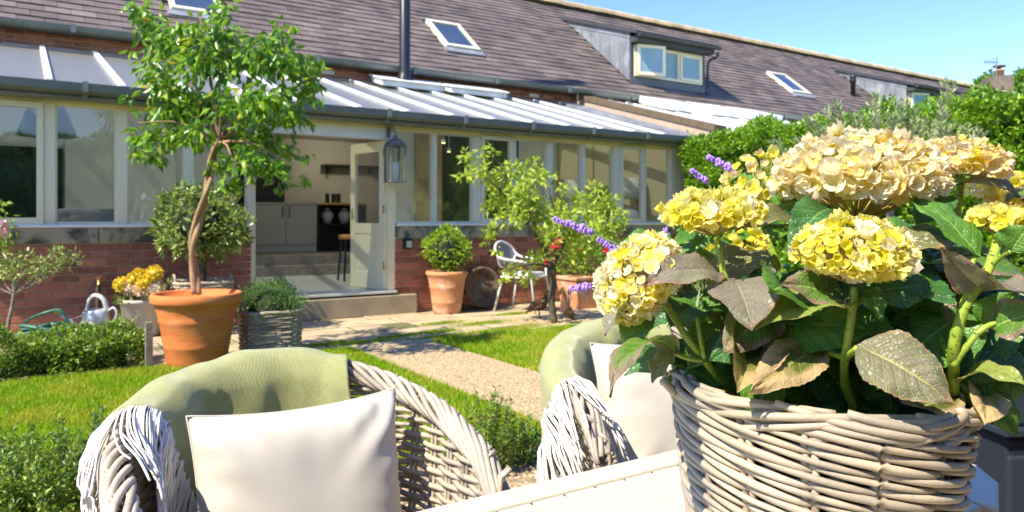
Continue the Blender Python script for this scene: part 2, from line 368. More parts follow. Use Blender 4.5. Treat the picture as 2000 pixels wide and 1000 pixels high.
# ---------------------------------------------------------------- foliage geometry
def leafset(C, Dr, L, Wd, rnd=None, fold=0.25, seed=0):
    """one folded, pointed leaf per row of C (position of the stalk), Dr (direction)"""
    rs = np.random.RandomState(seed+11); n = len(C)
    Dr = Dr/np.maximum(np.linalg.norm(Dr, axis=1, keepdims=True), 1e-6)
    q = rs.normal(size=(n, 3)); S = np.cross(Dr, q); S /= np.maximum(np.linalg.norm(S, axis=1, keepdims=True), 1e-6)
    N = np.cross(S, Dr)
    L = (L*(0.7+0.6*rs.rand(n)))[:, None]; Wd = Wd*(0.8+0.4*rs.rand(n))[:, None]
    b = C; t = C+Dr*L - N*L*0.12; m1 = C+Dr*L*0.45
    l1 = C+Dr*L*0.42+S*Wd*0.5+N*Wd*fold; r1 = C+Dr*L*0.42-S*Wd*0.5+N*Wd*fold
    V = np.stack([b, l1, t, r1], axis=1).reshape(-1, 3)
    k = np.arange(n)[:, None]*4
    F = np.concatenate([k+np.array([[0, 2, 1]]), k+np.array([[0, 3, 2]])], axis=1).reshape(-1, 3)
    if rnd is None: rnd = rs.rand(n)
    return V, F, np.repeat(rnd, 2)
def cloud(clumps, dens, L, Wd, droop=0.3, seed=0, out=0.8, shell=0.45, sq=1.0):
    """leaves through ellipsoid clumps: (centre, radii)"""
    rs = np.random.RandomState(seed); Cs = []; Ds = []
    for c, r in clumps:
        r = np.array(r if hasattr(r, '__len__') else (r, r, r)); c = np.array(c)
        n = max(6, int(dens*(r[0]*r[2]*4)))
        d = rs.normal(size=(n, 3)); d /= np.linalg.norm(d, axis=1, keepdims=True)
        rad = rs.rand(n, 1)**shell
        wob = 1+0.25*np.sin(d[:, :1]*5+c[0]*9)*np.cos(d[:, 2:]*4+c[2]*7)
        Cs.append(c + d*rad*wob*r); Ds.append(d*out + rs.normal(size=(n, 3))*0.6 + np.array([0, 0, -droop]))
    C = np.concatenate(Cs); Dr = np.concatenate(Ds); return leafset(C, Dr, L, Wd, seed=seed)
def npobj(name, V, F, rnd, mat, parent=None, kind=None, off=None):
    off = np.array(OFF.get(parent.name, Vector((0, 0, 0)))) if parent is not None else np.zeros(3)
    o = link(name, mesh_np(name, V-off, F, mat, rnd), parent)
    if kind: o['kind'] = kind
    return o
def WN(A):
    A = np.asarray(A); return np.stack([CU*A[:, 0]-SU*A[:, 1], SU*A[:, 0]+CU*A[:, 1], A[:, 2]], axis=1)
# ================================================================ GROUND
struct('ground', MB().box(-300, 300, -150, 400, -0.5, -0.03), M['earth'])
NP0 = 6.36                                     # garden edge of the patio
struct('lawn', MB().box(-14, 2.40, 3.25, NP0-0.02, -0.03, 0.0).box(3.30, 9.2, 3.25, NP0-0.02, -0.03, 0.0), M['earth'])
struct('gravel_path', MB().box(2.404, 3.296, 3.25, NP0-0.02, -0.03, -0.012), M['gravelbed'])
struct('gravel_terrace', MB().box(-8, 9.2, -4, 3.246, -0.03, -0.010), M['gravelbed'])
patio = struct('patio', MB().box(-8, 9.0, NP0, 8.495, -0.03, -0.004), pm('patio_joints', (0.16, 0.14, 0.07), (0.10, 0.12, 0.04), 6, 0.95, bump=0.5))
def stones(name, u0, u1, n0, n1, z, cnt, size, seed, test=None, kind='stuff', mat='gravel'):
    rs = np.random.RandomState(seed)
    P = np.stack([rs.uniform(u0, u1, cnt), rs.uniform(n0, n1, cnt), np.full(cnt, z)], axis=1)
    if test is not None: P = P[test(P)]
    n = len(P)
    oc = np.array([[1, 0, 0], [0, 1, 0], [-1, 0, 0], [0, -1, 0], [0, 0, 1]], float)
    a = rs.rand(n)*6.28; s = size*(0.5+rs.rand(n))
    V = np.repeat(oc[None], n, 0)*np.stack([s*(0.7+0.6*rs.rand(n)), s, s*0.75], axis=1)[:, None, :]
    V += rs.normal(size=V.shape)*size*0.15
    ca, sa = np.cos(a)[:, None], np.sin(a)[:, None]
    V = np.stack([V[:, :, 0]*ca-V[:, :, 1]*sa, V[:, :, 0]*sa+V[:, :, 1]*ca, V[:, :, 2]], axis=2)+P[:, None, :]
    F = (np.array([[0, 1, 4], [1, 2, 4], [2, 3, 4], [3, 0, 4]])[None]+5*np.arange(n)[:, None, None]).reshape(-1, 3)
    o = link(name, mesh_np(name, WN(V.reshape(-1, 3)), F, M[mat], np.repeat(rs.rand(n), 4)))
    o['kind'] = kind; return o
stones('gravel', 2.38, 3.32, 3.2, NP0+0.05, -0.010, 42000, 0.0085, 1)
o = stones('gravel', 0.3, 4.2, 0.9, 3.25, -0.008, 40000, 0.009, 2)
# grass blades
def blades(name, cnt, u0, u1, n0, n1, seed, h=0.032, edge=0.06):
    rs = np.random.RandomState(seed)
    # more blades where the lawn is near
    n = n0+(n1-n0)*rs.rand(cnt)**1.15; u = rs.uniform(u0, u1, cnt)
    hh = h*(0.5+rs.rand(cnt)); a = rs.rand(cnt)*6.28; w = 0.0035+0.003*rs.rand(cnt)
    lx, ly = rs.normal(size=cnt)*0.012, rs.normal(size=cnt)*0.012
    z0 = np.full(cnt, -0.004)
    A = np.stack([u-np.cos(a)*w, n-np.sin(a)*w, z0], 1); B = np.stack([u+np.cos(a)*w, n+np.sin(a)*w, z0], 1); C = np.stack([u+lx, n+ly, hh], 1)
    V = np.stack([A, B, C], 1).reshape(-1, 3); F = np.arange(cnt*3).reshape(-1, 3)
    o = link(name, mesh_np(name, WN(V), F, M['grass'], rs.rand(cnt))); o['kind'] = 'stuff'; return o
blades('grass', 190000, -1.6, 2.44, 3.2, NP0+0.02, 3)
blades('grass', 110000, 3.27, 7.5, 3.3, NP0+0.03, 4)
rs = np.random.RandomState(5)                   # grass growing in the patio joints
pts = [(3.1, 6.75, .35, .05), (3.55, 6.82, .3, .05), (4.3, 7.1, .45, .06), (4.0, 6.55, .5, .06), (2.35, 6.7, .3, .05), (4.55, 6.6, .3, .12), (4.9, 6.35, .5, .06), (3.9, 7.35, .4, .03), (5.0, 7.6, .3, .04), (2.7, 6.6, .4, .04), (3.4, 6.5, .35, .05)]
Vs = []
for (u, n, a, b) in pts:
    k = 900; x = u+rs.normal(size=k)*a*0.4; y = n+rs.normal(size=k)*b*0.6; h = 0.012+0.025*rs.rand(k); w = 0.004
    t = rs.rand(k)*6.28
    Vs.append(np.stack([np.stack([x-np.cos(t)*w, y-np.sin(t)*w, np.zeros(k)], 1), np.stack([x+np.cos(t)*w, y+np.sin(t)*w, np.zeros(k)], 1), np.stack([x+rs.normal(size=k)*0.01, y+rs.normal(size=k)*0.01, h], 1)], 1).reshape(-1, 3))
V = np.concatenate(Vs); F = np.arange(len(V)).reshape(-1, 3)
link('joint_grass', mesh_np('joint_grass', WN(V), F, M['grass'], rs.rand(len(F))))['kind'] = 'stuff'
# flagstones
rows = [6.37, 6.80, 7.28, 7.70, 8.10, 8.48]
for i in range(len(rows)-1):
    u = -2.4 + R.random()*0.4
    while u < 8.8:
        w = R.uniform(0.55, 1.15); n0, n1 = rows[i]+0.012, rows[i+1]-0.012
        cu, cn = u+w/2, (n0+n1)/2
        if not (4.55 < cu < 5.6 and 6.4 < cn < 7.0):
            hw, hn = w/2-0.012, (n1-n0)/2; t = 0.030+R.uniform(-0.004, 0.005)
            b = MB(); j = lambda: R.uniform(-0.012, 0.008); e = 0.008
            base = [(-hw+j(), -hn+j()), (hw+j(), -hn+j()), (hw+j(), hn+j()), (-hw+j(), hn+j())]
            b.v = [(x, y, -0.03) for x, y in base]+[(x, y, t-e-0.03) for x, y in base]+[(x*(1-e/hw), y*(1-e/hn), t-0.03) for x, y in base]
            b.f = [(8, 9, 10, 11)]+[(k, (k+1) % 4, 4+(k+1) % 4, 4+k) for k in range(4)]+[(4+k, 4+(k+1) % 4, 8+(k+1) % 4, 8+k) for k in range(4)]
            b.m = [0]*9
            link('flagstone', b.mesh('flagstone', M['stone']), patio, (cu, cn, 0.0), (R.uniform(-.006, .006), R.uniform(-.006, .006), 0))
        u += w
stones('pebbles', 4.5, 5.65, 6.36, 7.05, 0.0, 5000, 0.014, 6, mat='gravel')
# ================================================================ BRICKWORK
def brick_mesh(L, H, dpt, seed):
    r = random.Random(seed); b = MB(); e = 0.006
    hx, hz = L/2, H/2; j = lambda: r.uniform(-0.0025, 0.0025)
    fr = [(-hx+e+j(), -dpt, -hz+e+j()), (hx-e+j(), -dpt, -hz+e+j()), (hx-e+j(), -dpt, hz-e+j()), (-hx+e+j(), -dpt, hz-e+j())]
    md = [(-hx, -dpt+e, -hz), (hx, -dpt+e, -hz), (hx, -dpt+e, hz), (-hx, -dpt+e, hz)]
    bk = [(-hx, 0.02, -hz), (hx, 0.02, -hz), (hx, 0.02, hz), (-hx, 0.02, hz)]
    b.v = fr+md+bk; b.f = [(0, 1, 2, 3)]+[(4+k, 4+(k+1) % 4, (k+1) % 4, k) for k in range(4)]+[(8+k, 8+(k+1) % 4, 4+(k+1) % 4, 4+k) for k in range(4)]
    b.m = [0]*9; return b.mesh('brick', M['brick'])
BR = [brick_mesh(0.215, 0.065, 0.009, s) for s in range(3)]; BH = brick_mesh(0.1025, 0.065, 0.009, 9)
def lay(parent, u0, u1, n, z0, courses, pitch=0.075):
    off = OFF[parent.name]
    for c in range(courses):
        u = u0 + (0 if c % 2 else -0.1125)
        while u < u1-0.03:
            a, b = max(u, u0), min(u+0.215, u1)
            if b-a > 0.04:
                full = b-a > 0.2
                o = link('brick', R.choice(BR) if full else BH, parent, Vector(((a+b)/2, n, z0+c*pitch+0.0375))-off)
                if not full: o.scale = ((b-a)/0.1025, 1, 1)
            u += 0.225
# ================================================================ HOUSE
house = hthing('brick_house', 'long brick house with brown tiled roof, dormers and skylights behind the glass lean-to', 'house', 6, 12.0, 0)
TR, RZ = 0.8, 3.85                         # roof slope and height at the eave
def rz(n): return RZ + TR*(n-12.0)
hw = MB()                                     # rear room walls (opening to the kitchen) and upper wall
hw.box(-6, 2.75, 12.0, 12.25, 0, 3.48).box(5.35, 40, 12.0, 12.25, 0, 3.48).box(2.75, 5.35, 12.0, 12.25, 2.62, 3.48)
hw.box(-6, 40, 12.01, 12.25, 3.48, 3.86).prism([(12.25, 0), (12.25, 3.86), (15.85, 6.8), (19.6, 3.9), (19.6, 0)], 0, 39.8, 40)
wall = hw.build('wall', M['mortar'], house)
lay(wall, -0.8, 15.6, 12.01, 3.515, 4)
for u in [2.0, 4.1, 6.2, 8.3, 10.4, 12.5, 14.6]:
    MB().box(u, u+0.22, 11.99, 12.02, 3.593, 3.66).build('vent_brick', M['framegrey'], wall)
rb = MB().prism([(11.97, rz(11.97)-0.06), (15.85, rz(15.85)-0.06), (19.9, rz(11.8)-0.06), (19.9, rz(11.8)-0.16), (15.85, rz(15.85)-0.16), (11.97, rz(11.97)-0.10)], 0, -6, 40)
roof = rb.build('roof', M['slate'], house)
DORM = [(11.5, 13.95), (23.1, 25.55)]
SKY = [(1.93, 2.72, 12.82, 13.85), (6.92, 7.70, 12.90, 13.80), (18.15, 19.0, 13.15, 14.05)]
c_, s_ = 1/math.hypot(1, TR), TR/math.hypot(1, TR); ang = math.atan(TR)
def tile_pts():
    t = []; g = 0.197; wd = 0.325
    ncourse = int(4.02*math.hypot(1, TR)/g)
    for c in range(ncourse):
        n = 11.88+c*g*c_
        u = -3.2 + (wd/2 if c % 2 else 0)
        while u < 39.5:
            uc, ncn = u+wd/2, n+g*c_/2; ok = True
            for (a, b) in DORM:
                if a-0.02 < uc < b+0.02 and 12.55 < ncn < 15.0: ok = False
            for (a, b, p, q) in SKY:
                if a-0.04 < uc < b+0.04 and p-0.05 < ncn < q+0.05: ok = False
            if ok: t.append((uc, n, rz(n)))
            u += wd
    return t
def tile_geo(b, o=(0, 0, 0), jz=0):
    wd, ln, th = 0.319, 0.225, 0.016
    # local: x along u, up the slope; lower edge proud of the course below
    pts = []
    for z in (0, th):
        for (x, y) in ((-wd/2, 0), (wd/2, 0), (wd/2, ln), (-wd/2, ln)):
            h = z-0.045 + 0.020*(1-y/ln) + jz
            pts.append((o[0]+x, o[1]+y*c_-h*s_, o[2]+y*s_+h*c_))
    b.hexa(pts)
tp = tile_pts()
def dist(t): w = W(*t); return (w-Vector((0, 0, EYE))).length
def inview(t):
    w = W(*t); px = 1000+FPX*w.x/w.y; py = 430-FPX*(w.z-EYE)/w.y; return -40 < px < 2040 and -30 < py
tp.sort(key=lambda t: dist(t) if inview(t) else 999)
tms = []
for k in range(3):
    b = MB(); tile_geo(b, jz=(k-1)*0.003); tms.append(b.mesh('roof_tile', M['tile']))
off = OFF[house.name]
for t in tp[:300]:
    link('roof_tile', R.choice(tms), roof, Vector(t)-off, (0, 0, R.uniform(-.008, .008)))
b = MB(); rn = []
for t in tp[300:]:
    tile_geo(b, t, R.uniform(-0.004, 0.004)); rn += [R.random()]*6
o = b.build('roof_tiles', M['tile'], roof, kind='stuff')
at = o.data.attributes.new('rnd', 'FLOAT', 'FACE'); at.data.foreach_set('value', np.array(rn, dtype=np.float32))
rt = MB()
prof = [(0.17*math.cos(a), 0.17*math.sin(a)) for a in [math.pi*k/6 for k in range(7)]]
rt.prism([(p[0], p[1]) for p in prof], 0, -0.225, 0.225); rtm = rt.mesh('ridge_tile', M['ridge'])
u = 8.0
while u < 39.8:
    link('ridge_tile', rtm, roof, Vector((u, 15.85, rz(15.85)-0.035+R.uniform(-.006, .006)))-off, (R.uniform(-.02, .02), R.uniform(-.01, .01), 0)); u += 0.455
# eave gutter
def gutter_profile(n, z, r):   # half-round gutter facing -n
    return [(n+r*math.cos(a), z+r*math.sin(a)) for a in [math.pi+math.pi*k/8 for k in range(9)]] + [(n+r*0.85, z), (n-r*0.85, z)]
g = MB().prism(gutter_profile(11.72, 3.80, 0.085), 0, -6, 40)
g.box(-6, 40, 11.80, 11.83, 3.71, 3.79)
gut = g.build('eave_gutter', M['gutter'], house)
for k in range(24):
    MB().box(-1.2+k*1.7, -1.13+k*1.7, 11.622, 11.70, 3.70, 3.815).build('gutter_bracket', M['gutter'], gut)
# skylights
def skylight(a, b, p, q, lab):
    t = MB()
    def bx(u0, u1, n0, n1, h0, h1, m=0):
        t.hexa([(u, n-h*s_, rz(n)+h*c_) for h in (h0, h1) for (u, n) in ((u0, n0), (u1, n0), (u1, n1), (u0, n1))], m)
    w = 0.07
    bx(a, b, p, p+w, -0.03, 0.06); bx(a, b, q-w, q, -0.03, 0.06); bx(a, a+w, p+w, q-w, -0.03, 0.06); bx(b-w, b, p+w, q-w, -0.03, 0.06)
    bx(a-0.06, b+0.06, p-0.14, p-0.002, -0.02, 0.02, 1)
    s = t.build('skylight', [M['framegrey'], M['lead']], house, label=lab)
    t = MB(); bx(a+w, b-w, p+w, q-w, 0.015, 0.03); t.build('pane', M['skyglass'], s)
skylight(*SKY[0], 'skylight above the tree, cut by the top of the photo')
skylight(*SKY[1], 'skylight to the right of the flue')
skylight(*SKY[2], 'narrow skylight between the two dormers')
# dormers
def dormer(a, b, lab, detail=True):
    zf, nf, nb = 5.44, 12.6, 15.0; sl = 0.335
    zt = lambda n: zf+sl*(n-nf)
    m = MB(); T = 0.05
    for (x0, x1) in ((a, a+T), (b-T, b)):
        m.hexa([(x0, nf, rz(nf)-0.1), (x1, nf, rz(nf)-0.1), (x1, nb+0.1, rz(nb+.1)-0.15), (x0, nb+0.1, rz(nb+.1)-0.15), (x0, nf, zt(nf)), (x1, nf, zt(nf)), (x1, nb+0.1, zt(nb+.1)), (x0, nb+0.1, zt(nb+.1))])
    m.box(a, b, nf+0.10, nf+0.16, rz(nf)-0.1, 4.50)
    m.box(a, b, nf-0.012, nf+0.10, rz(nf)-0.06, 4.44)
    d = m.build('dormer', M['leadflash'], house, label=lab)
    # lead boards on the left cheek
    k = 7
    for i in range(k):
        n0, n1 = nf+(nb-nf)*i/k+0.006, nf+(nb-nf)*(i+1)/k-0.006
        x0, x1 = a-0.022, a-0.002
        z = lambda n: min(rz(n)+0.005, zt(n)-0.002)
        MB().hexa([(x0, n0, z(n0)), (x1, n0, z(n0)), (x1, n1, z(n1)), (x0, n1, z(n1)), (x0, n0, zt(n0)-0.1), (x1, n0, zt(n0)-0.1), (x1, n1, max(zt(n1)-0.1, z(n1)+.002)), (x0, n1, max(zt(n1)-0.1, z(n1)+.002))]).build('cheek_board', M['lead'], d)
    MB().hexa([(a-0.035, nf-0.02, zt(nf)-0.14), (a-0.003, nf-0.02, zt(nf)-0.14), (a-0.003, nb, zt(nb)-0.12), (a-0.035, nb, zt(nb)-0.12), (a-0.035, nf-0.02, zt(nf)), (a-0.003, nf-0.02, zt(nf)), (a-0.003, nb, zt(nb)), (a-0.035, nb, zt(nb))]).build('cheek_trim', M['lead'], d)
    # roof and front gutter
    n0 = nf-0.32
    MB().hexa([(a-0.10, n0, zt(n0)+.005), (b+0.14, n0, zt(n0)+.005), (b+0.14, nb+0.3, zt(nb+.3)+.005), (a-0.10, nb+0.3, zt(nb+.3)+.005), (a-0.10, n0, zt(n0)+0.085), (b+0.14, n0, zt(n0)+0.085), (b+0.14, nb+0.3, zt(nb+.3)+0.085), (a-0.10, nb+0.3, zt(nb+.3)+0.085)]).build('dormer_roof', M['slate'], d)
    MB().box(a-0.02, b+0.06, nf-0.26, nf-0.02, 5.20, 5.335).build('fascia', M['slate'], d)
    MB().prism(gutter_profile(n0-0.03, zt(n0)+0.02, 0.07), 0, a-0.06, b+0.14).build('dormer_gutter', M['slate'], d)
    MB().tube(cr([(b+0.07, n0-0.03, 5.24), (b+0.07, n0, 5.12), (b+0.06, nf-0.06, 5.02), (b+0.06, nf-0.06, 4.42)], 4), 0.032, 8).build('downpipe', M['slate'], d)
    # window frames: a = left reveal
    x0, x1, z0, z1 = a+0.13, b-0.11, 4.46, 5.18; xm = [x0, x0+0.76, x0+1.40, x1]; nn = nf+0.02
    f = MB(); w = 0.06
    f.box(x0, x1, nn-0.05, nn+0.05, z0, z0+w).box(x0, x1, nn-0.05, nn+0.05, z1-w, z1)
    for i, x in enumerate(xm): 
        xa = x if i == 0 else x-w*(1 if i == 3 else 0.5); f.box(xa, xa+w, nn-0.05, nn+0.05, z0+w, z1-w)
    wf = f.build('window', M['frame'], d)
    MB().box(xm[1]+0.03, xm[2]-0.03, nn, nn+0.01, z0+w, z1-w).build('pane', M['blind'], d)
    # right casement
    f = MB(); c0, c1 = xm[2]+0.035, xm[3]-0.065; w2 = 0.065
    f.box(c0, c1, nn-0.075, nn-0.052, z0+0.05, z0+0.05+w2).box(c0, c1, nn-0.075, nn-0.052, z1-0.05-w2, z1-0.05)
    f.box(c0, c0+w2, nn-0.075, nn-0.052, z0+0.05+w2, z1-0.05-w2).box(c1-w2, c1, nn-0.075, nn-0.052, z0+0.05+w2, z1-0.05-w2)
    f.build('casement', M['frame'], d)
    MB().box(c0+w2, c1-w2, nn-0.06, nn-0.05, z0+0.05+w2, z1-0.05-w2).build('pane', M['blind'], d)
    # left casement, standing open
    Lc = 0.74; cm = MB(); H0, H1 = z0+0.02, z1-0.0
    cm.box(0, Lc, -0.02, 0.02, H0, H0+0.08).box(0, Lc, -0.02, 0.02, H1-0.07, H1).box(0, 0.08, -0.02, 0.02, H0+.08, H1-.07).box(Lc-0.08, Lc, -0.02, 0.02, H0+.08, H1-.07)
    c = link('open_casement', cm.mesh('open_casement', M['frame']), d, Vector((x0+0.02, nn-0.09, 0))-off, (0, 0, D2R(-13)))
    c2 = link('pane', MB().box(0.08, Lc-0.08, -0.004, 0.004, H0+.08, H1-.07).mesh('pane', M['blind']), d, Vector((x0+0.02, nn-0.09, 0))-off, (0, 0, D2R(-13)))
    return d
dormer(*DORM[0], 'nearer dormer, its left casement open')
dormer(*DORM[1], 'farther dormer half hidden by the olive tree')
# flue and roof vent
fl = MB().lathe([(0.155, 3.44), (0.15, 3.52), (0.115, 3.62), (0.095, 3.70), (0.092, 9.5)], (5.40, 11.55, 0), 20)
flo = fl.build('flue', M['black'], house, smooth=True)
MB().lathe([(0.10, 5.2), (0.108, 5.22), (0.108, 5.30), (0.10, 5.32)], (5.40, 11.55, 0), 20).build('flue_band', M['black'], flo, smooth=True)
v = MB().lathe([(0.075, rz(13.59)-0.2), (0.07, rz(13.59)+0.35), (0.10, rz(13.59)+0.36), (0.10, rz(13.59)+0.46), (0.085, rz(13.59)+0.5), (0.11, rz(13.59)+0.54), (0.06, rz(13.59)+0.66)], (21.8, 13.59, 0), 12)
v.build('roof_vent', M['black'], house, smooth=True)
MB().box(-6, 9.3, 11.9, 12.0, 3.475, 3.525).build('flashing', M['leadflash'], house)
# kitchen behind the opening
k = MB().box(2.0, 7.5, 12.26, 16, 0.40, 0.59)
k.build('kitchen_floor', M['woodgrey'], house)
k = MB().box(1.9, 2.0, 12.26, 16, 0.59, 2.75).box(7.5, 7.6, 12.26, 16, 0.59, 2.75).box(1.9, 7.6, 14.4, 14.5, 0.59, 2.75).box(1.9, 7.6, 12.26, 16, 2.75, 2.8)
k.box(5.0, 7.5, 13.85, 14.4, 0.6, 1.45)
k.build('kitchen_wall', M['kitchenwall'], house)
MB().box(2.78, 5.33, 11.62, 12.26, 0.285, 0.435).build('step', M['woodgrey'], house)
MB().box(2.78, 5.33, 11.94, 12.26, 0.435, 0.588).build('step', M['woodgrey'], house)
# ================================================================ CONSERVATORY
cons = hthing('conservatory', 'cream framed lean-to conservatory with glass roof along the house front', 'conservatory', 4, 8.6, 0)
NF = 8.5
UL = -1.74
pl = MB().box(UL, 2.10, NF+0.008, NF+0.22, 0, 0.93)
plo = pl.build('plinth_wall', M['mortar'], cons)
lay(plo, -0.9, 2.10, NF+0.008, 0.02, 12); 
plo2 = MB().box(3.84, 8.95, NF+0.008, NF+0.22, 0, 0.93).build('plinth_wall', M['mortar'], cons)
lay(plo2, 3.84, 8.9, NF+0.008, 0.02, 12)
u = UL
for w in (1.1, 1.25, 1.47):
    MB().box(u+.004, u+w-.004, NF-0.02, NF+0.20, 0.93, 1.085).build('coping_stone', M['coping'], cons, bevel=0.008); u += w
u = 3.84
for w in (0.95, 1.3, 1.15, 1.7):
    MB().box(u+.004, u+w-.004, NF-0.02, NF+0.20, 0.93, 1.085).build('coping_stone', M['coping'], cons, bevel=0.008); u += w
MB().box(2.08, 4.10, NF-0.10, NF+0.22, 0, 0.235).build('door_step', M['stone_step'], cons, bevel=0.01)
MB().box(2.12, 3.84, NF-0.02, NF+0.2, 0.237, 0.262).build('floor_edge_shade', M['barkdark'], cons)  # dark strip colours in the shade under the floor edge
MB().box(2.12, 3.84, NF-0.07, NF+0.2, 0.263, 0.288).box(UL, 2.10, NF+0.222, 11.98, 0.05, 0.28).box(2.101, 3.839, NF+0.222, 11.98, 0.05, 0.284).box(3.84, 8.95, NF+0.222, 11.98, 0.05, 0.28).build('floor', M['floor'], cons)
MB().box(UL, 2.09, NF-0.035, NF+0.19, 1.087, 1.118).box(3.86, 8.93, NF-0.035, NF+0.19, 1.087, 1.118).build('window_sill', M['white'], cons, bevel=0.006)
HB = 2.30
MB().box(UL, 8.95, NF-0.0, NF+0.14, HB, 2.44).build('head_beam', M['frame'], cons)
POST = [(-1.70, .09), (-1.08, .09), (-0.45, .09), (0.19, .10), (0.82, .10), (1.46, .09), (2.105, .09), (3.80, .10), (4.40, .055), (5.03, .12), (5.63, .06), (6.24, .10), (6.85, .06), (7.49, .12), (8.07, .06), (8.68, .09)]
for (pu, w) in POST:
    z0 = 0.288 if pu in (2.105, 3.80) else 1.118
    MB().box(pu-w/2, pu+w/2, NF+0.005, NF+0.115, z0, HB).build('post', M['framegrey'] if pu > 4.2 else M['frame'], cons, bevel=0.004)
MB().box(8.73, 8.95, NF+0.005, NF+0.115, 1.118, HB).build('corner_panel', M['wallcream'], cons)
MB().box(2.16, 3.74, NF+0.02, NF+0.12, 2.16, HB-0.002).build('door_head', M['white'], cons)
casem = {(-0.45, 0.19), (-1.70, -1.08), (5.03, 5.63), (7.49, 8.07)}
for (p, q) in zip(POST[:-1], POST[1:]):
    if p[0] > 2 and p[0] < 3: continue
    x0, x1 = p[0]+p[1]/2+.001, q[0]-q[1]/2-.001; z0, z1 = 1.119, HB-0.001
    cs = (p[0], q[0]) in casem
    f = MB(); w = 0.055 if cs else 0.016; n0, n1 = (NF-0.018, NF+0.05) if cs else (NF+0.03, NF+0.07)
    f.box(x0, x1, n0, n1, z0, z0+w+0.01).box(x0, x1, n0, n1, z1-w, z1).box(x0, x0+w, n0, n1, z0+w+.01, z1-w).box(x1-w, x1, n0, n1, z0+w+.01, z1-w)
    wf = f.build('window', M['framegrey'] if p[0] > 4.2 else M['frame'], cons)
    MB().box(x0+w, x1-w, (n0+n1)/2-0.003, (n0+n1)/2+0.003, z0+w+.01, z1-w).build('pane', M['glass'], wf)
# open door leaf
dl = MB(); LW, LH = 0.79, 1.86; s = 0.11
dl.box(0, s, -.022, .022, 0, LH).box(LW-s, LW, -.022, .022, 0, LH).box(s, LW-s, -.022, .022, 0, 0.20).box(s, LW-s, -.022, .022, 0.70, 0.83).box(s, LW-s, -.022, .022, LH-0.13, LH)
dl.box(s, LW-s, -.010, .010, 0.20, 0.70)
for (a_, b_, c__, d_) in ((s+.05, LW-s-.05, .25, .65),): dl.box(a_, b_, -.016, .016, c__, d_)
door = link('door', dl.mesh('door', M['door']), cons, Vector((3.735, NF+0.05, 0.292))-OFF[cons.name], (0, 0, D2R(100)))
link('pane', MB().box(s, LW-s, -.004, .004, 0.83, LH-0.13).mesh('pane', M['glass']), door)
for z in (0.25, 0.95, 1.66): link('hinge', MB().box(-0.012, 0.012, 0.022, 0.034, z, z+0.1).mesh('hinge', M['brass']), door)
link('handle', MB().tube([(0.74, .022, .95), (.74, .06, .95), (.66, .065, .95)], .008, 6).box(.725, .755, .022, .027, .88, 1.02).mesh('handle', M['brass']), door)
# glazed roof
GS = 0.285
def gz(n): return 2.475+GS*(n-8.36)
def slope_box(b, u0, u1, n0, n1, h0, h1, m=0):
    b.hexa([(u, n, gz(n)+h) for h in (h0, h1) for (u, n) in ((u0, n0), (u1, n0), (u1, n1), (u0, n1))], m)
raf = [-1.70+0.628*k for k in range(17)]
raf = [p for p in raf if p < 8.9]
for i, p in enumerate(raf):
    b = MB(); slope_box(b, p-0.032, p+0.032, 8.36, 11.9, 0.008, 0.05); slope_box(b, p-0.018, p+0.018, 8.36, 11.9, -0.09, -0.002)
    b.build('glazing_bar', M['white'], cons, bevel=0.008)
    if i: 
        b = MB(); slope_box(b, raf[i-1]+0.02, p-0.02, 8.36, 11.9, 0, 0.006); b.build('roof_pane', M['roofglass'], cons)
b = MB(); slope_box(b, raf[-1]+0.02, 8.95, 8.36, 11.9, 0, 0.006); b.build('roof_pane', M['roofglass'], cons)
g = MB().prism([(8.335, 2.43), (8.27, 2.35), (8.30, 2.33), (8.42, 2.33), (8.42, 2.43)], 0, UL-.1, 9.0)
g.prism([(8.25, 2.375), (8.18, 2.40), (8.17, 2.475), (8.20, 2.48), (8.21, 2.42), (8.34, 2.42), (8.35, 2.48), (8.36, 2.48), (8.36, 2.36)], 0, UL-.1, 9.0)
g.box(UL-.1, 9.0, 8.421, 8.5, 2.335, 2.44)
gu = g.build('gutter', M['gutter'], cons)
for u_ in (-0.6, 0.45, 1.5, 2.55, 3.6, 4.65, 5.7, 6.75, 7.8, 8.85):
    MB().prism([(8.16, 2.49), (8.155, 2.39), (8.25, 2.36), (8.26, 2.325), (8.34, 2.325), (8.34, 2.35), (8.27, 2.37), (8.17, 2.40), (8.175, 2.49)], 0, u_, u_+0.05).build('gutter_bracket', M['gutter'], gu)
for u_ in (4.9, 6.2):      # raised roof vents beside the flue
    b = MB(); slope_box(b, u_, u_+1.15, 11.35, 11.8, 0.055, 0.15); slope_box(b, u_-0.03, u_+1.18, 11.3, 11.85, 0.152, 0.18)
    b.build('raised_roof_light', M['white'], cons, bevel=0.01)
# interior faces
MB().box(UL, 2.74, 11.955, 11.998, 0.28, 3.47).box(5.36, 5.78, 11.955, 11.998, 0.28, 3.47).box(8.0, 8.95, 11.955, 11.998, 0.28, 3.47).box(5.78, 8.0, 11.955, 11.998, 2.7, 3.47).box(2.74, 5.36, 11.955, 11.998, 2.62, 3.47).build('rear_wall', M['wallin'], cons)
MB().box(5.782, 6.30, 11.90, 11.99, 0.285, 2.698).build('brick_reflection_slab', M['stone'], cons)  # added slab; brown stone stands in for brick reflected in the pane
MB().box(6.302, 7.998, 11.94, 11.99, 0.285, 2.698).build('hedge_reflection_wall', pm('hedge_reflection_green', (0.055, 0.075, 0.04), (0.045, 0.06, 0.032), 2, 0.5), cons)  # dark green painted in for the hedge reflected in the right-hand panes
MB().prism([(8.64, 0.28), (8.64, 2.50), (11.95, 3.44), (11.95, 0.28)], 0, 8.96, 9.15).build('end_wall', M['wallcream'], cons)
MB().prism([(8.5, 0.0), (8.5, 2.42), (11.95, 3.44), (11.95, 0.0)], 0, UL-0.15, UL-0.001).build('end_wall', M['wallin'], cons)
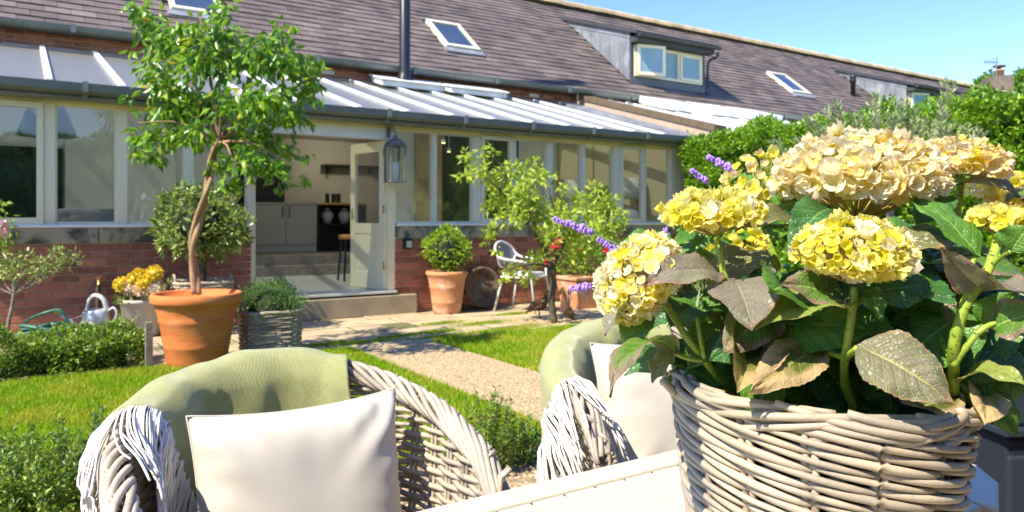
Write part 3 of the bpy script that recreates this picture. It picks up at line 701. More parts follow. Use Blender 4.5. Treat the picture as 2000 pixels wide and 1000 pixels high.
MB().box(UL+.05, 0.42, 11.90, 11.953, 1.15, 2.15).build('reflection_panel', pm('reflection_panel_green', (0.015, 0.045, 0.03), (0.01, 0.025, 0.02), 2, 0.15), cons)  # added panel, its dark green stands in for greenery mirrored in the left panes
b = MB(); b.box(0.45, 1.85, 11.88, 11.953, 0.29, 2.5).build('tall_cupboard', M['wallin'], cons)
# stone party parapet and lead flashing at the right-hand end
b = MB(); b.hexa([(8.96, 8.30, 2.40), (9.42, 8.30, 2.40), (9.42, 11.98, 3.45), (8.96, 11.98, 3.45), (8.96, 8.30, 2.48), (9.42, 8.30, 2.48), (9.42, 11.98, 3.56), (8.96, 11.98, 3.56)])
b.build('lead_valley', M['lead'], cons)
cop = hthing('party_wall', 'weathered stone topped party wall between the two glass roofs', 'wall', 9.55, 10, 0)
b = MB().prism([(8.3, 0), (8.3, 2.62), (11.98, 3.66), (11.98, 0)], 0, 9.43, 9.67); b.build('wall', M['mortar'], cop)
for i in range(5):
    n0, n1 = 8.28+i*.74+.004, 8.28+(i+1)*.74-.004; z = lambda n: 2.62+(n-8.3)*0.2826
    MB().hexa([(9.40, n0, z(n0)), (9.70, n0, z(n0)), (9.70, n1, z(n1)), (9.40, n1, z(n1)), (9.40, n0, z(n0)+.10), (9.70, n0, z(n0)+.10), (9.70, n1, z(n1)+.10), (9.40, n1, z(n1)+.10)]).build('coping_stone', pm('brown_coping%d' % i, (0.15, 0.105, 0.06), (0.11, 0.08, 0.05), 6, 0.9, bump=0.4), cop)
nei = hthing('neighbour_conservatory', 'white glazed roof of the next lean-to beyond the stone parapet, above the hedge', 'conservatory', 13, 10, 0)
MB().box(9.68, 17, 8.7, 8.9, 0, 2.5).box(16.8, 17, 8.9, 11.95, 0, 2.6).build('wall', M['frame'], nei)
for k in range(15):
    u0 = 9.75+k*0.49
    b = MB(); b.hexa([(u, n, 2.62+0.30*(n-8.5)+h) for h in (0.0, 0.06) for (u, n) in ((u0, 8.5), (u0+0.12, 8.5), (u0+0.12, 11.9), (u0, 11.9))]); b.build('glazing_bar', M['white'], nei)
    b = MB(); b.hexa([(u, n, 2.60+0.30*(n-8.5)+h) for h in (0.0, 0.018) for (u, n) in ((u0+.122, 8.5), (u0+0.488, 8.5), (u0+0.488, 11.9), (u0+.122, 11.9))]); b.build('roof_pane', M['white'], nei)
for u_ in (10.9, 12.3, 13.6):
    b = MB(); b.hexa([(u, n, 2.70+0.30*(n-8.5)+h) for h in (0.0, 0.16) for (u, n) in ((u_, 10.9), (u_+1.1, 10.9), (u_+1.1, 11.7), (u_, 11.7))]); b.build('raised_roof_light', M['white'], nei, bevel=0.02)
MB().prism(gutter_profile(8.42, 2.60, 0.07), 0, 9.7, 17).build('gutter', M['gutter'], nei)
# ---------------------------------------------------------------- things in the conservatory and kitchen
def OFu(px, n):     # u on the plane n at a picture column
    a = (px-1000)/FPX; nn = -SU*a+CU; D = n/nn; return (CU*a+SU)*D, D
def zat(py, D): return EYE+(430-py)/FPX*D
cb = hthing('kitchen_cabinet', 'glossy taupe two-door cabinet left of the dark shelf unit in the kitchen', 'cabinet', 3.85, 13.2, 0.59)
MB().box(3.18, 4.36, 13.02, 13.6, 0.60, 0.72).box(3.18, 4.36, 13.02, 13.6, 0.72, 1.43).build('carcass', M['cabinet'], cb)
for (a, b_) in ((3.19, 3.80), (3.81, 4.355)):
    d = MB().box(a, b_, 12.995, 13.018, 0.735, 1.425).build('door', M['cabinet'], cb)
    hx = b_-0.05 if a < 3.5 else a+0.05
    MB().box(hx-0.008, hx+0.008, 12.965, 12.985, 1.2, 1.40).box(hx-0.006, hx+0.006, 12.985, 12.997, 1.22, 1.235).box(hx-0.006, hx+0.006, 12.985, 12.997, 1.365, 1.38).build('handle', M['iron'], d)
MB().box(3.17, 4.37, 12.98, 13.6, 1.432, 1.47).build('worktop', M['cabinet'], cb)
su = hthing('shelf_unit', 'black open shelf unit with a gold edged top holding ginger jars', 'shelf', 4.8, 13.2, 0.59)
MB().box(4.38, 5.30, 13.5, 13.55, .6, 1.44).box(4.38, 4.41, 13.0, 13.5, .6, 1.44).box(5.27, 5.30, 13.0, 13.5, .6, 1.44).box(4.41, 5.27, 13.0, 13.5, .6, .63).build('carcass', M['black'], su)
MB().box(4.41, 5.27, 13.0, 13.5, 1.07, 1.09).build('shelf', M['black'], su)
MB().box(4.37, 5.31, 12.98, 13.56, 1.44, 1.475).build('top', M['gold'], su)
jp = [(0.045, 0), (0.075, .03), (.11, .12), (.115, .17), (.09, .22), (.055, .24), (.06, .255), (.065, .26), (.03, .285), (.012, .30)]
for (a, lab) in ((4.62, 'left one of the two pale ginger jars on the dark kitchen shelf'), (4.95, 'right one of the two pale ginger jars on the dark kitchen shelf')):
    j = hthing('ginger_jar', lab, 'jar', a, 13.22, 1.09, 'ginger jars on the kitchen shelf')
    MB().lathe(jp[:6], (a, 13.22, 1.091), 16).build('body', M['jar'], j, smooth=True)
    MB().lathe(jp[6:], (a, 13.22, 1.091), 16).build('lid', M['jar'], j, smooth=True)
for i, (a, lab) in enumerate(((4.62, 'left black canister on the gold edged kitchen shelf'), (4.74, 'middle black canister on the gold edged kitchen shelf'), (4.83, 'right black canister on the gold edged kitchen shelf'))):
    o = MB().lathe([(.035, 0), (.04, .01), (.042, .16), (.036, .17), (.03, .175)], (0, 0, 0), 12).build('canister', M['black']); o.location = W(a, 13.2, 1.476); setp(o, lab, 'canister', 'canisters on the kitchen shelf')
fr = hthing('fridge', 'dark upright fridge at the left of the kitchen opening', 'fridge', 3.5, 14.0, .59)
MB().box(3.3, 4.0, 13.75, 14.35, .6, 2.2).build('body', M['black'], fr); MB().box(3.32, 3.98, 13.72, 13.748, .65, 1.5).build('door', M['black'], fr); MB().box(3.32, 3.98, 13.72, 13.748, 1.51, 2.18).build('door', M['black'], fr)
wsf = hthing('wall_shelf', 'dark wall shelf high on the kitchen back wall', 'shelf', 5.4, 14.2, 2.1)
MB().box(4.9, 6.4, 14.1, 14.398, 2.22, 2.26).build('board', M['black'], wsf); MB().box(5.0, 5.04, 14.2, 14.398, 2.1, 2.219).box(5.9, 5.94, 14.2, 14.398, 2.1, 2.219).build('bracket', M['black'], wsf)
st = hthing('bar_stool', 'stool with orange wooden seat and dark legs just inside the open door', 'stool', 3.6, 10.2, .284)
su_, sd = OFu(683, 10.3)
st.location = W(su_, 10.3, .284); OFF[st.name] = Vector((0, 0, 0))
MB().lathe([(.02, .60), (.15, .60), (.16, .62), (.16, .65), (.14, .665)], (0, 0, 0), 20).build('seat', M['orange'], st)
for (a, b_) in ((-1, -1), (1, -1), (1, 1), (-1, 1)): MB().tube([(a*.09, b_*.09, .60), (a*.13, b_*.13, 0)], .016, 6).build('leg', M['black'], st)
def downlight(px, py, n, lab):
    u_, D = OFu(px, n); o = hthing('downlight', lab, 'light', u_, n, 2.75, 'lit downlights in the ceiling')
    MB().lathe([(.05, -.006), (.07, -.004), (.07, 0)], (u_, n, 2.748), 16).build('trim', M['white'], o)
    MB().lathe([(.0, -.010), (.045, -.010), (.045, -.007)], (u_, n, 2.748), 12).build('bulb', M['lightglow'], o)
def _glow(px, n):
    L = bpy.data.lights.new('downlight_lamp', 'POINT'); L.energy = 7; L.color = (1, .86, .68); L.shadow_soft_size = .06
    o = bpy.data.objects.new('downlight_lamp', L); COL.objects.link(o); o.location = W(OFu(px, n)[0], n, 2.66)
_glow(672, 13.2)
downlight(672, 265, 13.2, 'lit downlight in the kitchen ceiling above the open door')
sp = []
for (px, py, n, lab) in ((866, 277, 10.6, 'warm pendant spot seen through the second pane right of the door'), (877, 294, 11.6, 'smaller warm spot below and right of the brighter one')):
    u_, D = OFu(px, n); z = zat(py, D); o = hthing('spot_light', lab, 'light', u_, n, z, 'warm spots seen through the glass')
    MB().tube([(u_, n, z+.03), (u_, n, gz(n)-.10)], .006, 6).build('rod', M['white'], o)
    MB().lathe([(.035, -.02), (.035, .03), (.01, .04)], (u_, n, z), 12).build('lamp_body', M['white'], o); MB().lathe([(.0, -.026), (.03, -.024), (.03, -.021)], (u_, n, z), 10).build('bulb', M['lightglow'], o)
def table_lamp(px, n, zs0, zs1, r, zb, lab, base_r):
    u_, D = OFu(px, n); t = hthing('table_lamp', lab, 'lamp', u_, n, zb, 'white shaded table lamps in the conservatory')
    MB().lathe([(r, zs0), (r*.86, zs1), (r*.85, zs1), (r*.985, zs0+.001)], (u_, n, 0), 28).build('lamp_shade', M['shade'], t, smooth=True)
    MB().lathe([(base_r*.6, zb), (base_r*.95, zb+.08), (base_r, zb+.16), (base_r*.75, zb+.27), (base_r*.25, zb+.33), (.012, zb+.35), (.012, zs0+.05)], (u_, n, 0), 20).build('base', M['jar'], t, smooth=True)
    s_t = hthing('console_table', lab.replace('lamp', 'table', 1) if False else 'low white side table under the lamp ' + ('farther left, behind the middle panes' if px < 1180 else 'at the right-hand end'), 'table', u_, n, .284)
    MB().box(u_-.28, u_+.28, n-.2, n+.2, zb-.04, zb-.002).build('tabletop', M['framegrey'], s_t)
    for a in (-1, 1):
        for c in (-1, 1): MB().box(u_+a*.25-.02, u_+a*.25+.02, n+c*.17-.02, n+c*.17+.02, .284, zb-.042).build('leg', M['framegrey'], s_t)
table_lamp(1125, 10.2, 1.50, 1.86, .22, 1.02, 'left white shaded table lamp, behind the middle panes', .13)
table_lamp(1232, 9.5, 1.53, 1.88, .26, 1.06, 'right larger white shaded lamp with pale round base near the end wall', .19)
# plant on the inner sill
u_, D = OFu(1182, 8.9)
pp = hthing('potted_plant', 'small leafy plant in an orange terracotta pot inside the window', 'plant', u_, 8.9, 1.12)
MB().lathe([(.075, 1.121), (.10, 1.30), (.112, 1.30), (.112, 1.33), (.10, 1.33), (.09, 1.31)], (u_, 8.9, 0), 18).build('pot', M['terra'], pp, smooth=True)
w0 = W(u_, 8.9, 0)
V, F, rn_ = cloud([((w0.x, w0.y, 1.5), (.13, .1, .18)), ((w0.x-.05, w0.y, 1.62), (.08, .07, .1))], 1600, .06, .035, seed=31)
def hloc(V, o):   # world verts into the local space of a rotated root
    A = V-np.array(o.location); return np.stack([CU*A[:, 0]+SU*A[:, 1], -SU*A[:, 0]+CU*A[:, 1], A[:, 2]], 1)
link('foliage', mesh_np('foliage', hloc(V, pp), F, M['fol_rhodo'], rn_), pp)
# armchair, pendant
u0, D = OFu(175, 9.7)
ar = hthing('armchair', 'grey upholstered armchair seen through the leftmost windows', 'armchair', u0, 9.7, .284)
ax = u0
MB().box(ax-.34, ax+.34, 9.55, 9.72, .5, zat(408, D)).build('backrest', M['sofa'], ar, bevel=.05); MB().box(ax-.36, ax+.36, 9.73, 10.4, .4, .68).build('seat', M['sofa'], ar, bevel=.04)
for a in (-1, 1):
    MB().box(ax+a*.42-.07, ax+a*.42+.07, 9.6, 10.4, .4, .92).build('armrest', M['sofa'], ar, bevel=.04)
    for c in (9.62, 10.3): MB().box(ax+a*.38-.02, ax+a*.38+.02, c, c+.04, .284, .40).build('leg', M['barkdark'], ar)
u0, D = OFu(92, 10.2)
pe = hthing('pendant_lamp', 'blue-grey tapered pendant shade hanging behind the leftmost windows', 'lamp', u0, 10.2, 2.1)
MB().lathe([(.31, zat(266, D)), (.18, zat(205, D)), (.175, zat(205, D)), (.30, zat(266, D)+.005)], (u0, 10.2, 0), 28).build('lamp_shade', M['pendant'], pe, smooth=True)
MB().tube([(u0, 10.2, zat(205, D)), (u0, 10.2, gz(10.2)-.09)], .008, 6).build('cord', M['black'], pe)
# curtain-like screen standing behind right panes
u0, D = OFu(1178, 10.8)
cu = hthing('curtain', 'pale patterned curtain hanging behind the panes left of the right-hand lamp', 'curtain', u0, 10.8, .3)
MB().grid(lambda a, c: (u0-.25+a*.4, 10.8+.03*math.sin(a*30), .3+c*2.4), 40, 2).build('cloth', pm('curtain_cloth', (.55, .52, .4), (.45, .44, .36), 9, .9), cu, smooth=True)
# wall lanterns
def lantern(px, n, z0, z1, lab, w=.092):
    u_, D = OFu(px, n); t = hthing('wall_lantern', lab, 'lantern', u_, n, z0, 'metal wall lanterns by the door')
    f = MB(); hb = z1-.14
    for (a, c) in ((-1, -1), (1, -1), (1, 1), (-1, 1)): f.box(u_+a*w-.011, u_+a*w+.011, n+c*w-.011, n+c*w+.011, z0+.02, hb)
    f.box(u_-w-.015, u_+w+.015, n-w-.015, n+w+.015, z0, z0+.02).box(u_-w-.015, u_+w+.015, n-w-.015, n+w+.015, hb, hb+.02)
    fo = f.build('frame', M['iron'], t)
    MB().lathe([(w*1.35, hb+.021), (w*1.2, hb+.05), (w*.75, hb+.085), (w*.3, hb+.10), (w*.3, hb+.13), (.012, hb+.14)], (u_, n, 0), 4 if False else 16).build('cap', M['iron'], t, smooth=True)
    for (a0, a1, b0, b1) in ((u_-w+.012, u_+w-.012, n-w-.002, n-w+.002), (u_-w+.012, u_+w-.012, n+w-.002, n+w+.002), (u_-w-.002, u_-w+.002, n-w+.012, n+w-.012), (u_+w-.002, u_+w+.002, n-w+.012, n+w-.012)):
        MB().box(a0, a1, b0, b1, z0+.022, hb-.001).build('pane', M['glass'], fo)
    MB().lathe([(.045, z0+.022), (.047, z0+.03), (.047, z0+.24), (.035, z0+.245), (.0, z0+.235)], (u_, n, 0), 16).build('candle', M['shade'], t, smooth=True)
    b = MB().tube(cr([(u_-.02, NF+.0, hb+.20), (u_-.02, n+.06, hb+.24), (u_, n, hb+.18), (u_, n, hb+.135)], 5), .009, 6).box(u_-.045, u_+.005, NF-.012, NF+.004, hb+.12, hb+.25)
    b.build('bracket', M['iron'], t)
lantern(772, 8.34, 1.62, 2.20, 'wall lantern with a cream candle on the post right of the open door')
lantern(500, 8.34, 1.64, 2.20, 'wall lantern on the left door post, half hidden by the tree leaves')
o = hthing('wall_light', 'small dark box light on the brick wall between door and box bush', 'light', OFu(797, 8.45)[0], 8.48, .8)
u_ = OFu(797, 8.45)[0]
MB().box(u_-.05, u_+.05, 8.42, 8.499, .80, .93).build('housing', M['navy2'], o, bevel=.006); MB().box(u_-.035, u_+.035, 8.412, 8.419, .82, .90).build('lens', M['galv'], o)
# tap and pipe on the left
u_ = OFu(192, 8.44)[0]
o = hthing('garden_tap', 'black water pipe with brass tap on the brick wall above the watering can', 'tap', u_, 8.46, 0)
MB().tube([(u_, 8.46, .02), (u_, 8.46, .52)], .022, 8).box(u_-.035, u_+.035, 8.475, 8.499, .25, .28).build('pipe', M['barkdark'], o)
MB().tube([(u_, 8.46, .521), (u_, 8.46, .58)], .016, 8).tube([(u_, 8.46, .55), (u_, 8.40, .55), (u_, 8.385, .52)], .012, 8).build('tap', M['brass'], o)
MB().box(u_-.03, u_+.03, 8.442, 8.452, .585, .60).build('handle', M['brass'], o)
# ================================================================ TREES, HEDGES, POTS
def limb(b, pts, r0, r1, k=5, sides=7):
    P = cr(pts, k); n = len(P); b.tube(P, [lerp(r0, r1, i/(n-1)) for i in range(n)], sides)
def pot_profile(rb, rt, h, rim=0.06, lip=0.03):
    return [(rb*.96, 0), (rb, .015), (rb+.008, .05), (lerp(rb, rt-lip, .25), h*.25), (lerp(rb, rt-lip, .26)+.006, h*.27), (lerp(rb, rt-lip, .30), h*.29), (lerp(rb, rt-lip, .62), h*.60),
            (lerp(rb, rt-lip, .64)+.008, h*.63), (lerp(rb, rt-lip, .67), h*.655), (rt-lip, h-rim-.02), (rt-lip+.006, h-rim-.012), (rt-.004, h-rim), (rt+.004, h-rim+.015), (rt+.002, h-.012), (rt-.008, h), (rt-.03, h), (rt-.04, h-.012), (rt-.055, h-.06)]
# --- ficus
D0 = 5.98
root = PX(385, 430, D0); root.z = 0
fic = wthing('potted_tree', 'tall leafy standard tree with twisted bare trunk in a large orange terracotta pot', 'tree', root)
pr = pot_profile(.225, .345, .575, .075, .03)
MB().lathe(pr, root, 48).build('pot', M['terra'], fic, smooth=True)
MB().lathe([(.0, .50), (.29, .49)], root, 24).build('soil', M['soil'], fic)
b = MB()
P1 = [PX(x, y, D0+d) for x, y, d in ((380, 575, 0), (376, 520, .02), (378, 478, -.01), (392, 430, .02), (402, 380, -.01), (406, 340, .01), (414, 300, 0), (428, 270, .02))]
P2 = [p + Vector((SZ(9*math.cos(i*1.25), D0), SZ(9*math.sin(i*1.25), D0), 0)) for i, p in enumerate(P1)]
b.tube(cr(P1, 6), [lerp(.028, .019, i/42) for i in range(43)], 8); b.tube(cr(P2, 6), [lerp(.023, .015, i/42) for i in range(43)], 7)
b.build('trunk', M['bark'], fic, smooth=True)
b = MB()
top = P1[-1]
for (x, y, d) in ((300, 60, .1), (270, 240, -.3), (350, 120, .3), (430, 60, .1), (440, 180, -.3), (540, 90, .1), (590, 200, .2), (560, 320, -.2), (500, 230, .35), (330, 280, .2), (460, 330, -.15), (390, 30, -.1), (620, 150, 0)):
    e = PX(x, y, D0+d); m = (top+e)/2 + Vector((0, 0, .06)); limb(b, [top+Vector((0, 0, -.03)), m, e], .016, .004, 5, 5)
b.build('branches', M['bark'], fic, smooth=True)
cl = []
for (x, y, r) in ((272, 18, 26), (300, 50, 38), (335, 85, 48), (298, 130, 32), (318, 165, 42), (372, 58, 34), (395, 118, 52), (432, 66, 44), (425, 22, 22), (462, 118, 50), (505, 100, 34), (545, 72, 30), (556, 118, 46), (598, 132, 34), (588, 172, 36), (350, 208, 52), (295, 222, 22), (410, 205, 56), (470, 205, 54), (525, 200, 50), (575, 228, 32), (285, 262, 30), (305, 300, 24), (335, 258, 36), (380, 262, 34), (268, 296, 18), (455, 262, 40), (515, 262, 42), (490, 310, 36), (538, 322, 30), (545, 355, 16), (432, 318, 26), (446, 360, 18), (600, 300, 12), (596, 345, 8), (555, 290, 26), (575, 50, 12), (545, 45, 12), (447, 8, 14), (255, 100, 10), (252, 188, 10), (612, 160, 18), (622, 190, 12), (470, 345, 18)):
    cl.append((PX(x, y, D0 + R.uniform(-.35, .35)), (SZ(r, D0), SZ(r, D0)*1.3, SZ(r, D0)*.85)))
V, F, rn_ = cloud(cl, 1020, .094, .044, droop=1.0, seed=2, shell=.7)
npobj('crown', V, F, rn_, M['fol_ficus'], fic)
# --- generic leafy shell
def leafy_box(u0, u1, n0, n1, z0, z1, dens, L, Wd, seed, bump=.08, top=1.0, faces='LFT'):
    rs = np.random.RandomState(seed); Cs = []; Ds = []
    def add(area, fn, nor):
        k = int(area*dens); a, c = rs.rand(k), rs.rand(k); P = fn(a, c); nor = np.array(nor, float)
        h = np.array([mn.noise(Vector((p[0]*2.3, p[1]*2.3, p[2]*2.3+seed)))+.5*mn.noise(Vector((p[0]*7, p[1]*7, p[2]*7))) for p in P])
        P = P + nor*(h*bump*1.6 - rs.rand(k)**2*bump)[:, None] + rs.normal(size=P.shape)*.012
        Cs.append(P); Ds.append(nor*.8+rs.normal(size=P.shape)*.7+np.array([0, 0, .25]))
    if 'L' in faces: add((n1-n0)*(z1-z0), lambda a, c: np.stack([np.full(len(a), u0), n0+(n1-n0)*a, z0+(z1-z0)*c], 1), (-1, 0, 0))
    if 'R' in faces: add((n1-n0)*(z1-z0), lambda a, c: np.stack([np.full(len(a), u1), n0+(n1-n0)*a, z0+(z1-z0)*c], 1), (1, 0, 0))
    if 'F' in faces: add((u1-u0)*(z1-z0), lambda a, c: np.stack([u0+(u1-u0)*a, np.full(len(a), n0), z0+(z1-z0)*c], 1), (0, -1, 0))
    if 'B' in faces: add((u1-u0)*(z1-z0), lambda a, c: np.stack([u0+(u1-u0)*a, np.full(len(a), n1), z0+(z1-z0)*c], 1), (0, 1, 0))
    if 'T' in faces: add((u1-u0)*(n1-n0)*top, lambda a, c: np.stack([u0+(u1-u0)*a, n0+(n1-n0)*c, np.full(len(a), z1)], 1), (0, 0, 1))
    V, F, r_ = leafset(np.concatenate(Cs), np.concatenate(Ds), L, Wd, seed=seed); return V, F, r_
def hedge(name, label, u0, u1, n0, n1, h, dens, L, Wd, seed, mat, faces='LFBT', bump=.08, inset=.10):
    t = hthing(name, label, 'hedge', (u0+u1)/2, (n0+n1)/2, 0)
    V, F, r_ = leafy_box(u0, u1, n0, n1, 0.02, h, dens, L, Wd, seed, bump, faces=faces)
    npobj('foliage', V, F, r_, mat, t)
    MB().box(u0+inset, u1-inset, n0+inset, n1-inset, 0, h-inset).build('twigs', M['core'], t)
    return t
hedge('tall_hedge', 'tall clipped bright green hedge running from the house along the right side of the garden', 8.62, 9.7, 1.5, 8.2, 2.46, 3000, .058, .036, 21, M['fol_hedge'], bump=.20, inset=.24)
hedge('box_hedge', 'low clipped box hedge at the left, in front of the watering can', -2.2, .76, 6.48, 6.92, .245, 8000, .034, .019, 22, M['fol_boxlow'], 'LFRT', .11, .10)
hedge('garden_hedge', 'tall dark hedge closing the garden behind the table, to the right', 2.5, 17, -4.2, -3.4, 4.8, 200, .14, .08, 24, M['fol_ficus'], 'BT', .1, .12)
hedge('garden_hedge', 'lower dark hedge closing the garden behind the table, to the left', -7, 2.4, -3.2, -2.4, 3.0, 260, .12, .07, 23, M['fol_ficus'], 'BT', .1, .12)
o = MB().box(.78, .83, 6.38, 6.44, 0, .36).build('timber_post', M['barkgrey']); o.rotation_euler = (0, 0, ROT); setp(o, 'short weathered timber post at the right end of the low box hedge', 'post')
# --- olive tree in front of the tall hedge
D1 = 6.1
root = PX(1745, 430, D1); root.z = 0
ol = wthing('olive_tree', 'grey-green olive tree with upright shoots in front of the tall hedge', 'tree', root)
b = MB(); limb(b, [root, root+Vector((.04, 0, .6)), root+Vector((-.02, .03, 1.2)), PX(1740, 330, D1)], .05, .03); Cs, Ds = [], []
rs = np.random.RandomState(8)
tips = [(1560, 262), (1585, 225), (1600, 240), (1622, 205), (1640, 192), (1655, 215), (1680, 225), (1700, 178), (1705, 215), (1728, 235), (1750, 205), (1768, 195), (1780, 225), (1800, 235), (1822, 225), (1848, 150), (1838, 200), (1860, 235), (1880, 250), (1905, 250), (1925, 275), (1575, 290), (1600, 300), (1650, 270), (1690, 270), (1720, 280), (1800, 280), (1870, 290), (1940, 300), (1775, 300), (1540, 300), (1510, 275), (1820, 300), (1900, 310)]
for (x, y) in tips*3:
    x += rs.normal()*9; y += abs(rs.normal())*12; d = D1+rs.uniform(-.35, .35)
    bx = lerp(1740, x, .72); e = PX(x, y, d); s = PX(bx, 345+rs.uniform(-15, 15), D1+(d-D1)*.5)
    pts = cr([s, (s+e)/2+Vector((rs.normal()*.02, 0, 0)), e], 5); b.tube(pts, [lerp(.006, .0015, i/10) for i in range(len(pts))], 4)
    for i in range(58):
        t = rs.rand()**.8; q = s.lerp(e, t); a = rs.rand()*6.28
        Cs.append(q); Ds.append(((e-s).normalized()*.9+Vector((math.cos(a), math.sin(a), 0))*.7))
b.build('trunk', M['barkgrey'], ol, smooth=True)
V, F, r_ = leafset(np.array(Cs), np.array(Ds), .058, np.full((len(Cs), 1), .017)[:, 0]*1.0 if False else .017, fold=.1, seed=3)
npobj('crown', V, F, r_, M['fol_olive'], ol)
# --- left sapling
D2 = 6.2
root = PX(17, 430, D2); root.z = 0
sp_ = wthing('sapling', 'small olive sapling with thin pale trunk growing out of the box hedge', 'tree', root)
b = MB(); limb(b, [root, PX(16, 640, D2), PX(24, 600, D2), PX(27, 578, D2), PX(30, 572, D2)], .018, .013)
f0 = PX(28, 576, D2)
ends = [(80, 532, -.05), (140, 502, .05), (110, 495, -.1), (50, 500, .1), (20, 505, 0), (-10, 520, .1), (95, 515, .15), (30, 530, -.15), (-30, 540, 0), (130, 515, 0)]
cl = []
for (x, y, d) in ends:
    e = PX(x, y, D2+d); limb(b, [f0, (f0+e)/2+Vector((0, 0, -.02)), e], .009, .003, 4, 5); cl.append((e, (.085, .09, .06))); cl.append(((f0+e*2)/3+Vector((0, 0, .04)), (.08, .08, .05)))
b.build('trunk', M['barkgrey'], sp_, smooth=True)
V, F, r_ = cloud(cl, 1500, .05, .02, droop=-.3, seed=9); npobj('crown', V, F, r_, M['fol_rhodo'], sp_)
# --- pink flowered shrub, left edge
D3 = 6.6; root = PX(-25, 430, D3); root.z = 0
t = wthing('flowering_shrub', 'pink flowered shrub just entering at the left edge above the sapling', 'shrub', root)
V, F, r_ = cloud([(PX(-20, 440, D3), (.2, .2, .22)), (PX(-25, 500, D3), (.2, .2, .2)), (PX(0, 470, D3), (.1, .1, .1)), (PX(2, 400, D3), (.05, .05, .06))], 900, .055, .03, seed=10); npobj('foliage', V, F, r_, M['fol_rose'], t)
b = MB(); limb(b, [root, PX(-22, 540, D3), PX(-20, 450, D3)], .015, .008); b.build('stem', M['barkdark'], t)
def blossom(c, r, n, mat, parent, name='flower', seed=0, L=None):
    rs = np.random.RandomState(seed); d = rs.normal(size=(n, 3)); d /= np.linalg.norm(d, axis=1, keepdims=True)
    V, F, r_ = leafset(np.array(c)+d*r*.5, d+rs.normal(size=d.shape)*.3, L or r*.7, (L or r*.7)*.8, seed=seed)
    return npobj(name, V, F, r_, mat, parent)
blossom(PX(3, 444, D3-.15), SZ(13, D3), 60, M['pink'], t, seed=1); blossom(PX(10, 455, D3-.1), SZ(9, D3), 40, M['pink'], t, seed=2)
# --- stone pot with yellow flowers
D4 = 7.45; root = PX(277, 430, D4); root.z = 0
t = wthing('flower_pot', 'pale stone pot with a round crest, planted with yellow and peach flowers', 'pot', root)
MB().lathe([(.17, 0), (.175, .02), (.195, .33), (.205, .335), (.205, .37), (.19, .37), (.18, .33)], root, 36).build('pot', M['stonepot'], t, smooth=True)
cm = MB(); ca = -math.pi/2+.22; cc = root+Vector((.188*math.cos(ca), .188*math.sin(ca), .21)); xa = Vector((-math.sin(ca), math.cos(ca), 0)); za = Vector((0, 0, 1)); na = Vector((math.cos(ca), math.sin(ca), 0))
cm.tube([cc+na*.004+xa*.055*math.cos(a)+za*.055*math.sin(a) for a in [k*math.pi/10 for k in range(20)]], .003, 4, closed=True)
for k in range(5):
    a = math.pi/2+(k-2)*.5; cm.tube([cc+na*.004+za*-.03, cc+na*.006+xa*.02*math.cos(a)+za*.02*math.sin(a), cc+na*.004+xa*.042*math.cos(a)+za*.042*math.sin(a)], .0035, 4)
cm.build('crest', M['stonemark'], t)
V, F, r_ = cloud([(PX(277, 578, D4), (.24, .2, .09)), (PX(250, 588, D4-.1), (.1, .1, .1)), (PX(318, 572, D4), (.1, .1, .1))], 1700, .06, .035, seed=12); npobj('foliage', V, F, r_, M['fol_rhodo'], t)
for i, (x, y, r, m_) in enumerate(((238, 556, 15, 'yellowfl'), (262, 545, 14, 'yellowfl'), (256, 560, 20, 'creamfl'), (284, 553, 17, 'yellowfl'), (302, 534, 16, 'yellowfl'), (300, 562, 21, 'creamfl'), (276, 565, 15, 'creamfl'), (272, 536, 11, 'yellowfl'))):
    p = PX(x, y, D4-.16+.02*(i % 3)); rs_ = SZ(r, D4)
    h = MB().blob(p, (rs_*.8, rs_*.8, rs_*.6), 10, 6).build('flower_head', M[m_], t, smooth=True)
    blossom(p, rs_*1.5, 260, M[m_], h, 'petals', 20+i, L=.028)
# --- watering can
D5 = 7.0; c = PX(187, 430, D5); c.z = 0.03
t = wthing('watering_can', 'galvanised watering can with long spout and brass rose behind the low hedge', 'watering can', c)
MB().lathe([(.115, 0), (.12, .01), (.118, .22), (.105, .25), (.07, .262), (.068, .255), (.10, .243)], c+Vector((0, 0, .03)), 28, sy=.8).build('body', M['galv'], t, smooth=True)
MB().tube(cr([c+Vector((-.09, 0, .27)), c+Vector((-.06, 0, .38)), c+Vector((0, 0, .42)), c+Vector((.075, 0, .38)), c+Vector((.11, 0, .27))], 6), .014, 8, flat=1.6).build('handle', M['galv'], t, smooth=True)
MB().tube(cr([c+Vector((.115, 0, .27)), c+Vector((.17, 0, .30)), c+Vector((.20, 0, .25)), c+Vector((.17, 0, .17)), c+Vector((.118, 0, .14))], 6), .011, 8).build('handle', M['galv'], t, smooth=True)
e = PX(115, 612, D5-.12); s_p = c+Vector((-.10, 0, .08))
MB().tube([s_p, s_p.lerp(e, .5), e], [.026, .02, .014], 10).build('spout', M['galv'], t, smooth=True)
dv = (e-s_p).normalized(); 
MB().tube([e, e+dv*.03, e+dv*.034], [.015, .045, .046], 16).build('rose', M['brass'], t)
MB().tube([c+Vector((-.10, 0, .235)), s_p.lerp(e, .62)], .006, 6).build('brace', M['galv'], t)
